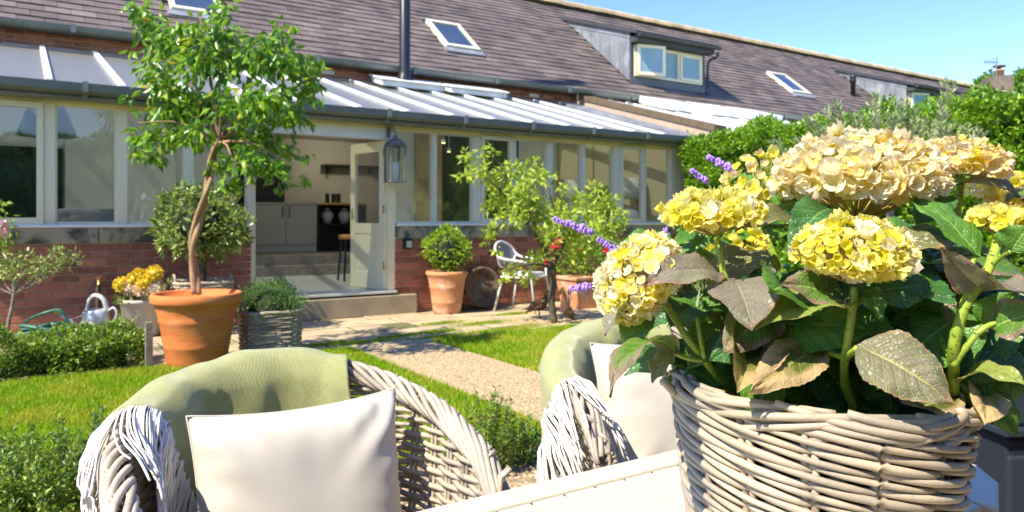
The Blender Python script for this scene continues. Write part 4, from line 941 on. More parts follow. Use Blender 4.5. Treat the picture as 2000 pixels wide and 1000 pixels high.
# --- hose
c = PX(92, 430, 6.85); c.z = 0
b = MB()
for k in range(7):
    r = .19+.02*math.sin(k*2.1); z = .03+.028*k*.9; P = [c+Vector((r*1.2*math.cos(a)+.02*math.sin(k), r*.8*math.sin(a), z+.02*math.sin(2*a+k))) for a in [i*math.pi/14 for i in range(28)]]
    b.tube(P, .013, 6, closed=True)
b.tube(cr([c+Vector((.2, 0, .2)), c+Vector((.15, -.05, .33)), c+Vector((0, -.1, .30)), c+Vector((-.2, 0, .22))], 6), .013, 6)
o = b.build('garden_hose', M['hose'], smooth=True); setp(o, 'coiled green garden hose lying left of the watering can', 'hose')
# --- woven baskets (background)
def weave(name, rows, path, parent, mat, rr, amp, dz, per, seed=0, sides=6, strands=1, z0=0.0, jit=.0015, period=2.0, nseg=8, closed=True, ztop=None, label=None):
    """rods woven horizontally; path(s, z) -> (point, outward normal), s counted in stakes 0..per"""
    r = random.Random(seed); out = []
    for k in range(rows):
        for st_ in range(strands):
            P = []; N = int(per*nseg); ph = st_ if strands > 1 else k % 2; jz = r.uniform(-jit, jit)
            for i in range(N if closed else N+1):
                s = per*i/N
                if strands > 1:
                    x = ((s-ph)/period) % 1.0
                    if x < 2/3: a = math.sin(math.pi*x*1.5)**.6; zz = .5-x*1.5
                    else: a = -math.sin(math.pi*(x-2/3)*3)**.6; zz = -.5+(x-2/3)*3
                    z = z0+k*dz*strands*.667+zz*dz*1.25+jz; off_ = a*amp
                else:
                    off_ = amp*math.cos(math.pi*(s+ph)); z = z0+k*dz+jz+.2*dz*math.sin(s*1.3+k)
                if ztop is not None and z > ztop(s):
                    if P and len(P) > 3: out.append((P, False)); 
                    P = []; continue
                p, n_ = path(s, z); P.append(p+n_*off_)
            if len(P) > 3: out.append((P, closed and len(P) == N))
    obs = []
    for P, c_l in out:
        q = rr*r.uniform(.88, 1.1)
        obs.append(MB().tube(P, q, sides, closed=c_l).build(name, mat, parent, smooth=True))
    return obs
def rect_path(cx, cy, hw, hd, per, taper=0.0, rot=ROT, pw=5.0):
    def f(s, z):
        a = 2*math.pi*s/per; k = 1+taper*z
        x = hw*k*math.copysign(abs(math.cos(a))**(2/pw), math.cos(a)); y = hd*k*math.copysign(abs(math.sin(a))**(2/pw), math.sin(a))
        n_ = Vector((math.copysign(abs(math.cos(a))**(2-2/pw), math.cos(a))/hw, math.copysign(abs(math.sin(a))**(2-2/pw), math.sin(a))/hd, 0)).normalized()
        m_ = Matrix.Rotation(rot, 3, 'Z'); return m_ @ Vector((x, y, 0))+Vector((cx, cy, z)), m_ @ n_
    return f
def basket_thing(name, label, c, hw, hd, h, mat, seed, handles=True, per=22, rot=ROT):
    t = wthing(name, label, 'basket', c); f = rect_path(c.x, c.y, hw, hd, per, .12, rot)
    weave('weaver', int(h/.021), f, t, mat, .0095, .008, .021, per, seed, 5, z0=.012, nseg=6)
    for i in range(per):
        MB().tube([f(i, 0.005)[0], f(i, h)[0]], .007, 5).build('stake', mat, t)
    P = [f(i*per/48, h+.012+.006*math.sin(i*1.3))[0] for i in range(48)]
    P2 = [f(i*per/48, h+.012-.006*math.sin(i*1.3))[0]+f(i*per/48, h)[1]*.012*math.cos(i*1.3) for i in range(48)]
    MB().tube(P, .014, 6, closed=True).tube(P2, .013, 6, closed=True).build('rim', mat, t, smooth=True)
    if handles:
        for sg in (0, per/2):
            q = f(sg, h)[0]; tn = f(sg, h)[1]; sd = Vector((-tn.y, tn.x, 0))
            MB().tube(cr([q-sd*.09, q-sd*.07+Vector((0, 0, .06)), q+Vector((0, 0, .09)), q+sd*.07+Vector((0, 0, .06)), q+sd*.09], 5), .013, 6).build('handle', mat, t, smooth=True)
    MB().box(-hw*.85, hw*.85, -hd*.85, hd*.85, .01, .02).mesh
    return t
c = PX(528, 430, 6.45); c.z = 0
basket_thing('wicker_planter', 'square grey wicker planter with rope-like rim beside the large terracotta pot', c, .225, .2, .36, M['rodgrey'], 41)
t = wthing('heather_shrub', 'rounded fine-leaved dark green shrub in the square grey wicker planter', 'shrub', c)
V, F, r_ = cloud([(c+Vector((0, 0, .48)), (.27, .24, .15)), (c+Vector((-.1, 0, .42)), (.2, .2, .13)), (c+Vector((.12, 0, .42)), (.2, .2, .13)), (c+Vector((-.02, .05, .56)), (.17, .15, .09))], 9000, .035, .007, droop=-.8, seed=42, shell=.35); npobj('foliage', V, F, r_, M['fol_heath'], t)
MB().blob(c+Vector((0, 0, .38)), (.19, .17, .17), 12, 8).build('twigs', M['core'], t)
c = PX(395, 430, 7.55); c.z = 0
basket_thing('wicker_planter', 'tall grey wicker planter with raised handles half hidden behind the tree trunk', c, .25, .22, .52, M['rodgrey'], 43)
t = wthing('round_shrub', 'glossy rounded evergreen shrub standing behind the tree trunk against the windows', 'shrub', c)
b = MB(); limb(b, [c+Vector((0, 0, .3)), c+Vector((.02, 0, .7)), c+Vector((0, 0, 1.0))], .03, .02); b.build('stem', M['barkdark'], t)
cl = [(PX(x, y, 7.5+dd), (SZ(r, 7.5), SZ(r, 7.5), SZ(r, 7.5)*.9)) for x, y, r, dd in ((390, 435, 66, 0), (335, 448, 34, 0), (345, 400, 36, .1), (370, 380, 22, 0), (430, 400, 40, .1), (455, 440, 34, 0), (430, 475, 32, 0), (370, 480, 30, -.1), (468, 465, 22, 0), (325, 470, 20, 0))]
V, F, r_ = cloud(cl, 1700, .080, .036, droop=-.1, seed=44, shell=.3); npobj('foliage', V, F, r_, M['fol_rhodo'], t)
MB().blob(PX(390, 432, 7.5), (.25, .25, .22), 12, 8).build('twigs', M['core'], t)
# --- box bush in terracotta pot
D6 = 9.25; c = PX(873, 430, D6); c.z = 0
t = wthing('potted_box_bush', 'rounded bright green box bush in a plain terracotta pot right of the door', 'bush', c)
MB().lathe(pot_profile(.17, .262, .525, .05, .02), c, 40).build('pot', M['terra2'], t, smooth=True)
cl = [(PX(x, y, D6+dd), (SZ(r, D6), SZ(r, D6), SZ(r, D6)*.9)) for x, y, r, dd in ((872, 485, 44, 0), (845, 490, 24, -.1), (900, 492, 24, -.1), (862, 465, 24, 0), (885, 462, 22, 0), (838, 475, 15, 0), (908, 478, 14, 0), (872, 510, 30, -.08), (876, 450, 12, 0))]
V, F, r_ = cloud(cl, 1900, .048, .03, droop=-.35, seed=45, shell=.25); npobj('foliage', V, F, r_, M['fol_box'], t)
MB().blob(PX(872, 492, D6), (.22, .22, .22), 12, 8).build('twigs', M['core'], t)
# --- round riddle leaning on the wall
c = PX(942, 430, 9.75); un = Vector((CU*c.x+SU*c.y, -SU*c.x+CU*c.y, 0))
t = hthing('round_tray', 'large round rusty metal tray leaning on the wall between box bush and white chair', 'tray', un.x, 8.36, 0)
q = MB(); RR = .275; tilt = D2R(14)
def tr(x, y, d): return (un.x+x, 8.27+d*math.cos(tilt)+ (y+RR)*math.sin(tilt)*.75, RR*math.cos(tilt)*1.0+y*math.cos(tilt)+.012-d*math.sin(tilt))
prf = [(0, .05), (.16, .052), (.225, .045), (.24, .0), (.275, -.005), (.28, .01), (.25, .06), (0, .066)]
o_ = len(q.v)
for (r, d) in prf:
    for k in range(36): a = 2*math.pi*k/36; q.v.append(tr(r*math.cos(a), r*math.sin(a), d))
for i in range(len(prf)-1):
    for k in range(36): l = (k+1) % 36; q.f.append((i*36+k, i*36+l, (i+1)*36+l, (i+1)*36+k)); q.m.append(0)
q.build('pan', pm('weathered_iron', (.13, .085, .055), (.19, .14, .10), 9, .75, bump=.4, dirt=(.06, .04, .03), dscale=7), t, smooth=True)
# --- white garden chair
c = PX(1022, 430, 9.45); cu_, cn_ = CU*c.x+SU*c.y, -SU*c.x+CU*c.y
t = thing('garden_chair', 'white metal garden chair with grey mesh back standing against the brick wall', 'chair', W(cu_, cn_, 0), ROT+D2R(28))
s_ = MB(); 
for (x, y, x2, y2) in ((-.19, .19, -.25, .29), (.19, .19, .25, .29)): MB().tube([(x, y, .45), (x2, y2, 0)], .014, 8).build('leg', M['whitemetal'], t, smooth=True)
for (x, y, x2, y2) in ((-.21, -.22, -.25, -.30), (.21, -.22, .25, -.30)): MB().tube([(x, y, .62), (x, y, .45), (x2, y2, 0)], .014, 8).build('leg', M['whitemetal'], t, smooth=True)
MB().box(-.22, .22, -.24, .22, .43, .455).build('seat', M['whitemetal'], t, bevel=.01)
hoop = cr([(-.26, -.2, .64), (-.27, .05, .66), (-.26, .22, .70), (-.20, .30, .82), (0, .34, .88), (.20, .30, .82), (.26, .22, .70), (.27, .05, .66), (.26, -.2, .64)], 6)
MB().tube(hoop, .018, 8).tube(cr([(-.24, .24, .70), (-.15, .26, .58), (0, .27, .55), (.15, .26, .58), (.24, .24, .70)], 5), .014, 8).build('back_frame', M['whitemetal'], t, smooth=True)
MB().grid(lambda a, k: (lerp(-.22, .22, a), .30-.05*(2*a-1)**2+.03*k-.01, lerp(.57+.05*(2*a-1)**2*2, .86-.10*(2*a-1)**2, k)), 12, 6).build('backrest', M['mesh'], t, smooth=True)
o = MB().box(-.2, .2, -.2, .2, .458, .50).build('seat_pad', M['whitemetal'], t, bevel=.015)
# --- apple tree
D7 = 8.29; root = PX(1083, 430, D7); root.z = 0
t = wthing('apple_tree', 'small gnarled fruit tree with sparse yellow-green leaves in front of the white chair', 'tree', root)
b = MB(); fk = PX(1078, 520, D7)
limb(b, [root, PX(1077, 590, D7), PX(1080, 550, D7), fk], .042, .034, 5, 9)
for pts, r0, r1 in (([(1078, 525, 0), (1060, 480, 0), (1030, 440, -.1), (1000, 400, -.1), (975, 370, -.1), (940, 340, -.15)], .028, .008), ([(1030, 440, -.1), (1040, 390, 0), (1045, 350, .1), (1040, 322, .1)], .02, .006), ([(1078, 525, 0), (1100, 480, .1), (1130, 440, .1), (1160, 410, .2), (1190, 385, .2)], .024, .006),
                    ([(1000, 400, -.1), (985, 430, -.2), (960, 460, -.2), (955, 490, -.2)], .015, .005), ([(1078, 525, 0), (1050, 515, -.2), (1010, 520, -.3), (985, 530, -.3)], .02, .006), ([(1100, 480, .1), (1100, 440, 0), (1080, 400, 0), (1070, 360, 0)], .02, .006), ([(1130, 440, .1), (1170, 450, .1), (1210, 445, .1)], .014, .004), ([(975, 370, -.1), (985, 330, 0), (950, 300, 0), (945, 285, 0)], .012, .004)):
    limb(b, [PX(x, y, D7+d) for x, y, d in pts], r0, r1, 5, 6)
b.build('trunk', M['barkdark'], t, smooth=True)
cl = []
for (x, y, r) in ((915, 305, 16), (910, 342, 15), (940, 335, 18), (950, 295, 14), (965, 355, 26), (995, 335, 22), (1035, 325, 20), (1050, 345, 18), (985, 385, 30), (1020, 375, 26), (960, 400, 16), (1000, 420, 28), (1040, 400, 22), (960, 450, 16), (975, 490, 9), (1050, 430, 28), (1085, 400, 20), (1100, 370, 12), (1100, 425, 28), (1135, 385, 18), (1150, 410, 24), (1185, 395, 26), (1205, 430, 22), (1165, 445, 26), (1120, 455, 24), (1075, 460, 22), (1000, 525, 18), (1030, 545, 16), (1040, 510, 20), (985, 545, 10), (1130, 490, 22), (1190, 455, 22), (945, 470, 8), (1080, 345, 8), (1165, 365, 12), (1060, 500, 16)):
    cl.append((PX(x, y, D7+R.uniform(-.25, .25)), (SZ(r, D7)*1.1, SZ(r, D7)*1.2, SZ(r, D7)*.9)))
V, F, r_ = cloud(cl, 1500, .075, .036, droop=.1, seed=46, shell=.6); npobj('crown', V, F, r_, M['fol_apple'], t)
# --- rose in trough
D8 = 9.9; c = PX(1140, 430, D8); cu_, cn_ = CU*c.x+SU*c.y, -SU*c.x+CU*c.y
t = hthing('potted_rose', 'red flowering rose bush in a dull terracotta trough behind the fruit tree', 'rose bush', cu_, cn_, 0)
MB().hexa([(cu_-.24, cn_-.18, 0), (cu_+.24, cn_-.18, 0), (cu_+.24, cn_+.18, 0), (cu_-.24, cn_+.18, 0), (cu_-.30, cn_-.22, .37), (cu_+.30, cn_-.22, .37), (cu_+.30, cn_+.22, .37), (cu_-.30, cn_+.22, .37)]).box(cu_-.32, cu_+.32, cn_-.24, cn_+.24, .371, .42).build('pot', M['terra2'], t, bevel=.012)
cl = [(PX(x, y, D8+dd), (SZ(r, D8), SZ(r, D8), SZ(r, D8)*.9)) for x, y, r, dd in ((1150, 500, 48, 0), (1115, 490, 30, -.1), (1185, 495, 34, 0), (1150, 460, 30, 0), (1100, 520, 22, 0), (1195, 530, 26, 0), (1220, 480, 24, 0), (1130, 535, 24, 0))]
V, F, r_ = cloud(cl, 900, .055, .034, droop=.1, seed=47, shell=.4)
link('foliage', mesh_np('foliage', hloc(V, t), F, M['fol_rose'], r_), t)
for i, (x, y, r) in enumerate(((1090, 477, 11), (1082, 482, 7), (1120, 458, 6), (1130, 483, 6), (1070, 510, 8), (1190, 488, 12), (1186, 560, 5))):
    p = PX(x, y, D8-.45); q_ = hloc(np.array([p]), t)[0]; rr_ = SZ(r, D8)*.8
    rsn = np.random.RandomState(i); d = rsn.normal(size=(40, 3)); d /= np.linalg.norm(d, axis=1, keepdims=True)
    V, F, r_ = leafset(q_+d*rr_*.4, d, rr_*.9, rr_*.8, seed=i); link('flower', mesh_np('flower', V, F, M['red'], r_), t)
# --- bird ornaments
def bird(px, py, D, lab, rot, sc_, up):
    c = PX(px, 430, D); c.z = 0
    t = thing('bird_ornament', lab, 'ornament', c, rot, 'rusty bird ornaments under the tree'); t.scale = (sc_,)*3
    # body: one surface swept tail -> rump -> breast -> neck -> head -> beak
    if up: sp = [(-.10, 0, .05, .012), (-.07, 0, .09, .035), (-.03, 0, .14, .062), (.01, 0, .20, .070), (.035, 0, .27, .052), (.04, 0, .33, .030), (.04, 0, .38, .024), (.045, 0, .415, .027), (.06, 0, .435, .022), (.085, 0, .432, .006)]
    else: sp = [(-.19, 0, .06, .008), (-.15, 0, .10, .022), (-.10, 0, .14, .050), (-.04, 0, .17, .075), (.02, 0, .19, .078), (.065, 0, .24, .050), (.085, 0, .29, .028), (.095, 0, .33, .027), (.11, 0, .35, .022), (.14, 0, .345, .005)]
    P = cr([s[:3] for s in sp], 4); rr_ = np.interp(np.linspace(0, len(sp)-1, len(P)), range(len(sp)), [s[3] for s in sp])
    MB().tube(P, list(rr_), 12).build('body', M['rust'], t, smooth=True)
    b = MB()
    for sgn in (-1, 1):
        w_ = [(-.12, .045*sgn, .12), (-.05, .078*sgn, .17), (.03, .07*sgn, .22), (.05, .05*sgn, .19), (-.03, .075*sgn, .13)]
        q = len(b.v); b.v += w_+[(x, y+.008*sgn, z) for x, y, z in w_]; b.f += [tuple(q+k for k in range(5)), tuple(q+5+k for k in range(5))]+[(q+k, q+(k+1) % 5, q+5+(k+1) % 5, q+5+k) for k in range(5)]; b.m += [0]*7
    b.build('wing', M['rust'], t)
    for sgn in (-1, 1): MB().tube([(-.01, .03*sgn, .13), (0, .03*sgn, .0)], .006, 5).tube([(-.02, .03*sgn, .004), (.035, .03*sgn, .004)], .004, 4).build('leg', M['rust'], t)
bird(1054, 622, 8.72, 'left rusty bird ornament, leaning forward with its tail to the left', D2R(-10), .9, False)
bird(1107, 632, 8.25, 'right rusty bird ornament, standing upright right of the tree trunk', D2R(200), .86, True)
# --- low border shrubs near the terrace
def sprig(px, py, D, spread, h, label, seed, n=26, dens=40, mat='fol_heath', base_n=None):
    c = PX(px, 430, D); c.z = 0; t = wthing('border_shrub', label, 'shrub', c, 'low shrubs edging the lawn')
    rs = np.random.RandomState(seed); b = MB(); Cs, Ds = [], []
    for i in range(n):
        a = rs.rand()*6.28; q = rs.rand()**.5*spread; s = c+Vector((math.cos(a)*q*.5, math.sin(a)*q*.5, 0)); hh = h*(.55+.55*rs.rand())*(1-.4*(q/spread)**2)
        e = c+Vector((math.cos(a)*q*1.15, math.sin(a)*q*1.15, hh)); b.tube([s, s.lerp(e, .5)+Vector((0, 0, .03)), e], [.003, .0025, .0012], 4)
        for k in range(dens):
            tt = .15+.85*rs.rand(); Cs.append(s.lerp(e, tt)+Vector(rs.normal(size=3)*.02*(1.2-tt))); aa = rs.rand()*6.28; Ds.append((math.cos(aa), math.sin(aa), .7))
    b.build('stems', M['barkdark'], t)
    V, F, r_ = leafset(np.array(Cs), np.array(Ds), .021, .010, seed=seed); npobj('foliage', V, F, r_, M[mat], t)
sprig(955, 880, 3.45, .17, .36, 'low loose shrub at the corner of lawn and gravel path between the two wicker chairs', 51, 55, 42, 'fol_boxlow')
sprig(1030, 880, 3.55, .10, .22, 'smaller tuft just right of the loose shrub by the gravel path', 55, 20, 50)
sprig(60, 930, 2.75, .26, .36, 'dense dark box shrub at the bottom left corner', 52, 110, 90, 'fol_boxlow')
sprig(160, 930, 2.95, .18, .40, 'loose twiggy shrub right of the bottom left shrub, beside the wicker chair', 53, 40, 60, 'fol_heath')
sprig(-30, 850, 3.1, .22, .34, 'shrub cut by the left edge behind the bottom left shrub', 54, 60, 70, 'fol_boxlow')
# --- far chimney, aerial and tree
c = PX(1960, 430, 44); c.z = 0
t = wthing('far_house', 'distant house of which only the stone chimney with its clay pot shows above the ridge', 'house', c)
zc = EYE+(430-148)/FPX*44
MB().box(c.x-6, c.x+10, c.y+1, c.y+9, 0, 5.0).build('wall', M['mortar'], t)
MB().prism([(c.y+.5, 5.0), (c.y+5, 7.6), (c.y+9.5, 5.0)], 0, c.x-6.3, c.x+10.3).build('roof', M['slate'], t)
s = MB().hexa([W_ for W_ in [(c.x-.75, c.y+.2, 5), (c.x+.35, c.y-.4, 5), (c.x+.85, c.y+1.4, 5), (c.x-.35, c.y+1.6, 5), (c.x-.75, c.y+.2, zc), (c.x+.35, c.y-.4, zc), (c.x+.85, c.y+1.4, zc), (c.x-.35, c.y+1.6, zc)]])
ch = s.build('chimney', pm('sooty_stone', (.20, .15, .11), (.12, .10, .075), 3, .9, bump=.5), t)
MB().lathe([(.26, zc+.001), (.25, zc+.35), (.28, zc+.36), (.28, zc+.42), (.2, zc+.42)], (c.x, c.y+.4, 0), 14).build('chimney_pot', M['terra2'], ch, smooth=True)
MB().lathe([(.10, zc+.42), (.10, zc+.58), (.34, zc+.60), (.34, zc+.68), (.1, zc+.72)], (c.x, c.y+.4, 0), 12).build('cowl', M['barkdark'], ch)
d_ = 43.0; a = MB().tube([PX(1946, 160, d_)-Vector((0, 0, 3.2)), PX(1946, 112, d_)], .035, 5).tube([PX(1922, 121, d_), PX(1950, 122, d_)], .03, 5)
for x, L_ in ((1924, 8), (1930, 9), (1936, 10), (1941, 18)): a.tube([PX(x-2, 121-L_*.5, d_), PX(x+2, 121+L_*.5, d_)], .018, 4)
o = a.build('tv_aerial', M['iron'], t)
c = PX(1925, 430, 62); c.z = 0
t = wthing('distant_tree', 'dark green tree top showing behind the ridge beside the far chimney', 'tree', c)
b = MB(); limb(b, [c, c+Vector((0, 0, 5)), PX(1930, 165, 62)], .3, .15); b.build('trunk', M['barkdark'], t)
V, F, r_ = cloud([(PX(x, y, 62), (SZ(r, 62),)*3) for x, y, r in ((1930, 156, 14), (1915, 162, 10), (1944, 158, 12), (1960, 175, 20), (1935, 180, 22), (1990, 150, 10), (2005, 150, 18), (1992, 175, 18))], 130, .35, .25, seed=60); npobj('crown', V, F, r_, M['fol_ficus'], t)
# ================================================================ TABLE
TZ = 0.74
TN = 0.970
tab = hthing('garden_table', 'cream slatted garden table in the foreground', 'table', -.1, .65, 0)
fw = .058
MB().hexa([(u, n, z) for z in (TZ-.03, TZ) for (u, n) in ((-1.5, TN-fw), (1.28, TN-fw), (1.24, TN), (-1.5, TN))]).build('edge_board', M['tabletop'], tab, bevel=.004)
k = 0; u = -1.46
while u < 1.18:
    w = .0615; x0, x1 = u+.0028, u+w-.0028
    nb = .30 if x1 < .95 else lerp(.30, .55, min(1, (x1-.95)/.25))
    MB().box(x0, x1, nb, TN-fw-.003, TZ-.028, TZ-.0022).build('slat', M['tabletop'], tab, bevel=.002); u += w
MB().hexa([(u, n, z) for z in (TZ-.03, TZ) for (u, n) in ((1.00, .42), (1.165, .500), (1.19, TN-fw-.002), (1.187, TN-fw-.002))]).build
b = MB(); poly = [(1.187, .512), (1.302, .562), (1.364, .622), (1.365, .80), (1.285, TN-fw-.002), (1.187, TN-fw-.002)]
b.prism([(p[0], p[1]) for p in poly], 2, TZ-.03, TZ); b.build('end_board', M['tabletop'], tab, bevel=.003)
MB().box(-1.5, .95, .24, .297, TZ-.03, TZ).build('edge_board', M['tabletop'], tab, bevel=.004)
MB().box(-1.4, 1.1, .60, .64, TZ-.10, TZ-.031).box(-1.4, 1.05, TN-.08, TN-.05, TZ-.10, TZ-.031).build('rail', M['tabletop'], tab)
for (u, n) in ((-1.35, .36), (-1.35, .88), (1.0, .60), (.98, .88)): MB().box(u-.03, u+.03, n-.03, n+.03, -.01, TZ-.031).build('leg', M['tabletop'], tab)
# ================================================================ WICKER CHAIRS
def rim_h(x, y):      # rim height along the tub
    return interp([0, .10, .22, .33, .45, .55], [.655, .69, .725, .75, .788, .822], y)
YA, YB, XA = .22, .33, .315
LA = YA; LE = math.pi*.5*math.sqrt((XA**2+YB**2)/2)
LT = 2*(LA+LE)
def rim_xy(s):        # s 0..1 from left arm front round the back to right arm front
    d = s*LT
    if d < LA: return Vector((-XA, d, 0)), Vector((-1, 0, 0))
    if d > LT-LA: return Vector((XA, LT-d, 0)), Vector((1, 0, 0))
    a = (d-LA)/(LT-2*LA)*math.pi
    p = Vector((-XA*math.cos(a), YA+YB*math.sin(a), 0)); n_ = Vector((-math.cos(a)/XA, math.sin(a)/YB, 0)).normalized(); return p, n_
def shell_pt(s, z):
    p, n_ = rim_xy(s); h = rim_h(p.x, p.y); k = 1-.16*(1-min(z/h, 1.0))**1.0
    q = Vector((p.x*k, YA+(p.y-YA)*k if p.y > YA else p.y, z)); return q, n_
NST = 22
def make_chair(label, origin, rot, seed, group='wicker tub chairs at the table'):
    t = thing('wicker_chair', label, 'chair', origin, rot, group)
    f = lambda s, z: shell_pt(min(max(s/NST, 0), 1), z)
    zt = lambda s: (lambda p: rim_h(p.x, p.y)-.018)(rim_xy(min(max(s/NST, 0), 1))[0])
    r = random.Random(seed)
    rows = 44; z0 = .20
    for k in range(rows):
        z = z0+k*.0141; P = []; segs = []
        for i in range(NST*6+1):
            s = NST*i/(NST*6)
            if z > zt(s):
                if len(P) > 4: segs.append(P)
                P = []; continue
            p, n_ = f(s, z+r.uniform(-.0006, .0006)+.003*math.sin(s*.9+k)); P.append(p+n_*(.0062*math.cos(math.pi*(s+k))))
        if len(P) > 4: segs.append(P)
        for P in segs: MB().tube(P, .0062*r.uniform(.85, 1.12), 5).build('weaver', M['rod'], t, smooth=True)
    for i in range(NST+1):
        for dd in (-.10, .10):
            s = min(max(i+dd, 0.02), NST-.02); top = zt(s)+.03
            pts = [f(s, z)[0] for z in (.16, .3, .45, .58, top-.03, top)]
            p, n_ = f(s, top); pts += [p+n_*.022+Vector((0, 0, .012))]
            MB().tube(pts, .0048, 5).build('stake', M['rod'], t, smooth=True)
    # plaited rim: rods winding round the top edge
    for q in range(9):
        P = []; N = 130
        for i in range(N+1):
            s = i/N; p, n_ = rim_xy(s); h = rim_h(p.x, p.y); a = 2*math.pi*(s*4.2+.04*math.sin(s*40+q))+q*2*math.pi/9
            hd = -.045*max(0, 1-s*LT/.08)-.045*max(0, 1-(1-s)*LT/.08)
            P.append(Vector((p.x, p.y, h+hd))+n_*(.022*math.cos(a)+.004)+Vector((0, 0, .020*math.sin(a)+.004)))
        MB().tube(P, .0066*r.uniform(.9, 1.1), 6).build('rim_rod', M['rod'], t, smooth=True)
    # arm fronts, seat, legs
    for sg in (-1, 1):
        for j in range(6):
            x = sg*(XA-.025+.010*j); MB().tube([(x*.86, -.01, .10), (x*.93, -.015, .40), (x, -.012, .61)], .0060, 6).build('arm_post', M['rod'], t, smooth=True)
    MB().grid(lambda a, c: (lerp(-.27, .27, a), lerp(0.0, .46, c)-.1*(2*a-1)**2*c, .36), 8, 6).build('seat', M['rodgrey'], t)
    MB().grid(lambda a, c: (lerp(-.28, .28, a), .0, lerp(.16, .36, c)), 12, 4).build('apron', M['rodgrey'], t)
    MB().box(-.25, .25, .02, .42, .362, .44).build('seat_pad', M['seatdark'], t, bevel=.03)
    for (x, y) in ((-.25, .02), (.25, .02), (-.2, .42), (.2, .42)): MB().tube([(x, y, -.01), (x, y, .355)], .02, 8).build('leg', M['rodgrey'], t)
    return t
CH1 = Vector((-.30+CU*.02, 1.23+SU*.02, 0))
def make_cushion(label, origin, rot, seed):
    wd, hh, th = .43, .415, .075; N = 36
    b = MB()
    def pt(a, c, sd):
        x, y = 2*a-1, 2*c-1
        pinch = 1-.055*(1-abs(x)**3)*abs(y)**2
        px = x*wd/2*(1-.075*(1-y*y)*abs(x)**3); pz = y*hh/2*(1-.085*(1-x*x)*abs(y)**3)
        d = (max(0, 1-x**4)**.55)*(max(0, 1-y**4)**.55)*th
        q = Vector((x*1.7, y*1.7, seed*3.1+sd)); d += .0035*mn.noise(q*.9)*(1-x*x)*(1-y*y)*2
        # creases running in from the corners and seams
        e = max(abs(x), abs(y)); cn = (abs(x)*abs(y))**1.5; d += .014*math.sin(11*(abs(x)-abs(y))+2*mn.noise(q))*cn*(1-e)**.4*2 + .0035*math.sin(22*(x if abs(y) > abs(x) else y)+4*mn.noise(q*.7))*(e**5)*(1-e)**.4*2
        return (px, d*sd, pz)
    b.grid(lambda a, c: pt(a, c, -1), N, N); b.grid(lambda a, c: pt(1-a, c, 1), N, N)
    t = thing('cushion', label, 'cushion', origin, rot, 'beige cushions on the wicker chairs'); t.rotation_euler = (D2R(-13), D2R(0), rot)
    o = b.build('cover', M['cushion'], t, smooth=True)
    m_ = o.modifiers.new('weld', 'WELD'); m_.merge_threshold = .0006
    pp_ = []
    for k in range(N): pp_.append(pt(k/N, 0, -1))
    for k in range(N): pp_.append(pt(1, k/N, -1))
    for k in range(N): pp_.append(pt(1-k/N, 1, -1))
    for k in range(N): pp_.append(pt(0, 1-k/N, -1))
    MB().tube(pp_, .0022, 6, closed=True).build('piping', M['cushion'], t, smooth=True)
    return t
